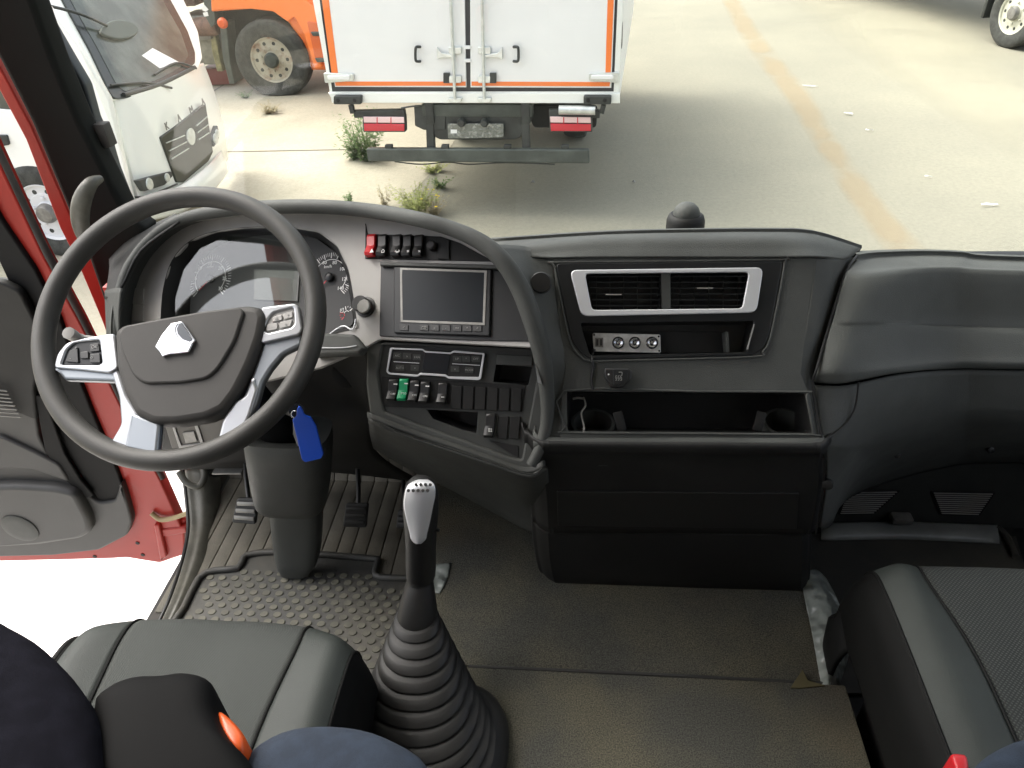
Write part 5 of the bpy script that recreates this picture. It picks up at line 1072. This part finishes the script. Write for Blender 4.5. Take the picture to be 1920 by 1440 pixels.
# ------------------------------------------------------------ orange truck
PO = PL(V((-4, 10.45, 0)), V((-5, 10.45, 0)), V((-4, 10.45, 1)))
ot = thing('heavy_truck', 'orange heavy truck with a flat front tyre behind white truck', 'truck', V((-4.3, 11.5, 0)))
def op(x, y, o_=0.0): return PO.at(x, y, o_)
m_rust = mat('rusty_rim', (.36, .34, .27), .6, col2=(.20, .10, .06), vs_=7, lo=.5, hi=.72)
plate('cab_body', PO, [(393, -300), (397, 23), (430, 19), (470, 17), (512, 22), (540, 42), (556, 66), (572, 100), (584, 132), (640, 132), (760, 140), (760, -300)], m_orp, ot, th=2.3, bev=.03, off=-.05, rr=3)
plate('front_fender', PO, [(395, -8), (396, 22), (470, 17), (512, 22), (540, 42), (551, 32), (568, 60), (590, 130), (604, 128), (596, 20), (560, -12), (480, -20)], m_orp, ot, th=.10, bev=.02, off=.03, rr=3)
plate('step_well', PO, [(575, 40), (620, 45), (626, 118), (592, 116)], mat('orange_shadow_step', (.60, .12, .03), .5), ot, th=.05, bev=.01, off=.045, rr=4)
for y in (66, 115): plate('step', PO, [(582+(y-66)*.16, y-6), (625, y-6), (626, y+2), (586+(y-66)*.16, y+2)], m_chasg, ot, th=.08, bev=.01, off=.07, rr=2)
wc = op(512, 116); wc = V((wc.x, 10.42, .475))
wt = wheel(ot, wc, V((0, -1, 0)), .515, .32, .285, m_rust, flat=.06, bolts=10, hub=m_chasg, label='flat front tyre with rusty beige rim', dark=m_chas)
box('wheel_arch', wc+V((0, .6, .30)), (1.5, .5, .9), m_dark, ot)
plate('mudflap', PO, [(412, 44), (424, 44), (432, 120), (440, 158), (430, 158), (418, 110)], m_chasg, ot, th=.4, bev=.01, off=-.02, rr=2)
lathe('indicator', op(418, 43, .03), PO.n, [(.07, 0), (.068, .03), (.04, .06)], m_orange, ot, 20)
plate('frame_post', PO, [(376, -60), (393, -60), (404, 44), (396, 52), (384, 30)], m_chasg, ot, th=.3, bev=.01, off=-.02, rr=2)
for q in ([(377, 14), (383, 9), (391, 18), (386, 22), (380, 20)], [(380, 24), (389, 22), (391, 30), (383, 31)]): plate('warning_mark', PO, q, m_wp, ot, th=.004, bev=.0006, off=-.012)
a_ = op(330, 100, -.5)
cuboid('chassis_rail', (a_.x-5, 10.9, .75), (-3.2, 11.0, 1.0), m_chas, ot, .01)
m_rb = mat('rust_brown_paint', (.13, .07, .05), .7, var=.4, vs_=6)
cuboid('fuel_tank', tuple(op(335, 110, -.35)+V((-1.2, 0, -.1))), tuple(op(396, 60, -.35)+V((0, .6, 0))), mat('grimy_tank', (.24, .23, .19), .6, var=.25, vs_=6), ot, .04)
cuboid('battery_box', tuple(op(345, 58, -.3)), tuple(op(398, 30, -.3)+V((0, .5, .02))), m_gmetal, ot, .03)
lathe('air_tank', op(386, 50, -.15), V((1, 0, 0)), [(.01, -.2), (.10, -.17), (.12, -.1), (.12, .1), (.10, .17), (.01, .2)], m_rb, ot, 20)
cuboid('cross_beam', tuple(op(340, 76, -.2)), tuple(op(400, 66, -.2)+V((0, .1, 0))), m_gmetal, ot, .01)
plate('support_leg', PO, [(393, 60), (401, 52), (410, 100), (418, 134), (407, 134), (398, 100)], mat('ochre_strut', (.22, .20, .10), .7, var=.3, vs_=12), ot, th=.12, bev=.01, off=-.2, rr=2)
cuboid('red_undertray', tuple(op(384, 160, -.6)), tuple(op(432, 128, -.6)+V((0, .5, 0))), mat('dull_red', (.20, .03, .03), .6), ot, .01)
cuboid('load_bed', (a_.x-6, 10.6, 1.15), (op(376, 20, -.2)).x and (op(372, 20, -.2).x, 12.6, 2.2), m_rb, ot, .02)
for x in (-8.2, -9.6): wheel(ot, V((x, 10.6, .54)), V((0, -1, 0)), .54, .32, .285, m_rust, bolts=10, hub=m_chasg)
# ------------------------------------------------------------ grey green truck, far right
gt = thing('utility_truck', 'grey green truck mostly out of frame with dusty cream wheel at upper right', 'truck', (7.2, 13, 0))
ga = V((-.965, -.26, 0)).normalized(); gc = PZ(1884, 92, 0); gc = V((gc.x+.02, gc.y+.1, .46))
m_tealp = mat('grey_green_paint', (.17, .21, .20), .45, var=.1, vs_=4)
wheel(gt, gc, ga, .46, .28, .27, mat('cream_rim', (.50, .50, .41), .55, var=.15, vs_=6), bolts=6, hub=m_gmetal, dark=m_chas)
gy = V((-ga.y, ga.x, 0)); gy = gy if gy.y > 0 else -gy
PGt = PL(gc-ga*.04, gc-ga*.04+gy, gc-ga*.04+V((0, 0, 1)), -gy)
def gb(name, u0_, u1, z0, z1, o0, o1, m, bev=.02):
    c_ = gc+gy*((u0_+u1)/2)-ga*((o0+o1)/2); c_.z = (z0+z1)/2; return box(name, c_, (u1-u0_, o1-o0, z1-z0), m, gt, (gy, -ga if False else ga, V((0, 0, 1))), bev)
gb('cab_body', -1.5, 1.6, 1.12, 2.9, -.02, 2.1, m_tealp, .05)
gb('front_bumper', -1.5, -.62, .38, 1.1, -.02, 2.1, m_tealp, .05)
gb('chassis', -1.2, 6.0, .6, .85, .7, 1.5, m_chas)
gb('load_body', 1.8, 6.2, 1.1, 2.9, -.02, 2.1, m_tealp, .03)
gb('mudflap', .58, .64, .30, 1.1, .0, .35, m_chas, .01)
wheel(gt, V((gc.x, gc.y, .46))+gy*5.4, ga, .46, .28, .27, m_rimw, bolts=6)
# ------------------------------------------------------------ weeds and litter
m_leaf = [mat('weed_green', (.07, .13, .03), .7, col2=(.13, .20, .06), vs_=30), mat('weed_yellow_green', (.22, .26, .06), .7, col2=(.33, .34, .12), vs_=30), mat('dry_straw', (.26, .22, .12), .8, col2=(.38, .33, .2), vs_=30)]
m_flow = mat('yellow_petal', (.75, .55, .02), .6)
def weed(x, y, h_, r_, n, mi, label, z=0.004, lf=.03, flower=0):
    p = PZ(x, y, z); t = thing('weed', label, 'weed', p); vs_, fs = [], []; sv, sf = [], []
    rr = random.Random(int(x*7+y))
    tips = []
    for k in range(n):
        a = rr.uniform(0, 6.283); d = V((math.cos(a), math.sin(a), 0)); ln = h_*rr.uniform(.45, 1.0); le = r_*rr.uniform(.2, 1)
        P = [p+d*rr.uniform(0, r_*.3)]; st_ = 7
        for i in range(1, st_+1):
            f = i/st_; P.append(P[0]+d*le*f**1.4+V((rr.uniform(-.01, .01), rr.uniform(-.01, .01), ln*f)))
        for i in range(st_):
            b = len(sv); w_ = .003*(1-i/st_*.6); q = d.cross(V((0, 0, 1)))*w_
            sv += [P[i]-q, P[i]+q, P[i+1]+q*.8, P[i+1]-q*.8]; sf.append((b, b+1, b+2, b+3))
            for s in range(3):
                la = rr.uniform(0, 6.283); ld = V((math.cos(la), math.sin(la), rr.uniform(-.2, .7))).normalized(); L_ = lf*rr.uniform(.5, 1.3)*(1.3-.7*i/st_)
                o_ = P[i].lerp(P[i+1], rr.random()); sd_ = ld.cross(V((0, 0, 1))).normalized()*L_*.24
                b = len(vs_); vs_ += [o_, o_+ld*L_*.5+sd_, o_+ld*L_+V((0, 0, -.1*L_)), o_+ld*L_*.5-sd_]; fs.append((b, b+1, b+2, b+3))
        tips.append(P[-1])
    mesh('stem', sv, sf, m_leaf[mi], t); mesh('foliage', vs_, fs, m_leaf[mi], t)
    for k in range(flower): lathe('flower', tips[k], V((0, 0, 1)), [(.002, 0), (.014, .004), (.010, .006)], m_flow, t, 8)
weed(690, 300, .62, .26, 46, 0, 'tall leafy green weed growing left of the box truck bumper bar', lf=.055)
weed(668, 296, .45, .20, 24, 0, 'lower green weed leaning left beside the tall one', lf=.05)
weed(812, 322, .12, .18, 26, 1, 'small low green weed in front of the bumper bar', lf=.03)
weed(826, 352, .14, .16, 20, 0, 'small weed on the slab edge below the low green one', lf=.03)
weed(722, 388, .28, .09, 10, 2, 'thin spindly weed standing on the concrete slab', lf=.03)
weed(783, 402, .30, .24, 70, 1, 'bushy yellow green weed clump just above the dashboard hood', lf=.04, flower=4)
weed(812, 404, .20, .16, 22, 2, 'pale dry weed clump with a yellow flower above the dashboard hood', lf=.03, flower=3)
weed(655, 384, .12, .08, 12, 0, 'tiny green sprout on the concrete by the hood edge', lf=.03)
weed(508, 212, .14, .18, 34, 2, 'dry brown tuft in front of the flat orange truck wheel', lf=.03)
weed(462, 183, .10, .14, 14, 0, 'few dark sprigs at the foot of the flat tyre', lf=.03)
def litter(x, y, l, w_, rot, label, m=m_wp):
    p = PZ(x, y, .012); c = R(rot); u_ = V((math.cos(c), math.sin(c), 0)); v_ = V((-u_.y, u_.x, 0)); vs_ = []
    rr = random.Random(int(x)); rows = []
    for i in range(4):
        rows.append([p+u_*l*(i/3-.5)+v_*w_*(j/2-.5)*rr.uniform(.5, 1.1)+V((0, 0, rr.uniform(0, .02))) for j in range(3)])
    o = gs('litter', rows, m, None, 3, .002); tag(o, label, 'litter'); o['kind'] = 'thing'; return o
litter(1518, 162, .20, .018, -20, 'long white paper strip on the road right of faded line')
litter(1590, 214, .10, .03, -40, 'thin white scrap between two paper strips on the road')
litter(1630, 245, .08, .02, -25, 'small white scrap on the road below the long strip')
litter(1855, 385, .15, .02, 5, 'white torn scrap on the road near the right edge')
litter(1740, 332, .06, .012, -20, 'faint white shred on the road middle right')
litter(999, 342, .04, .04, 0, 'small dark bottle cap lying below the bumper bar', m_gmetal)
litter(1188, 342, .03, .03, 0, 'tiny dark pebble on road right of the bumper bar', m_gmetal)
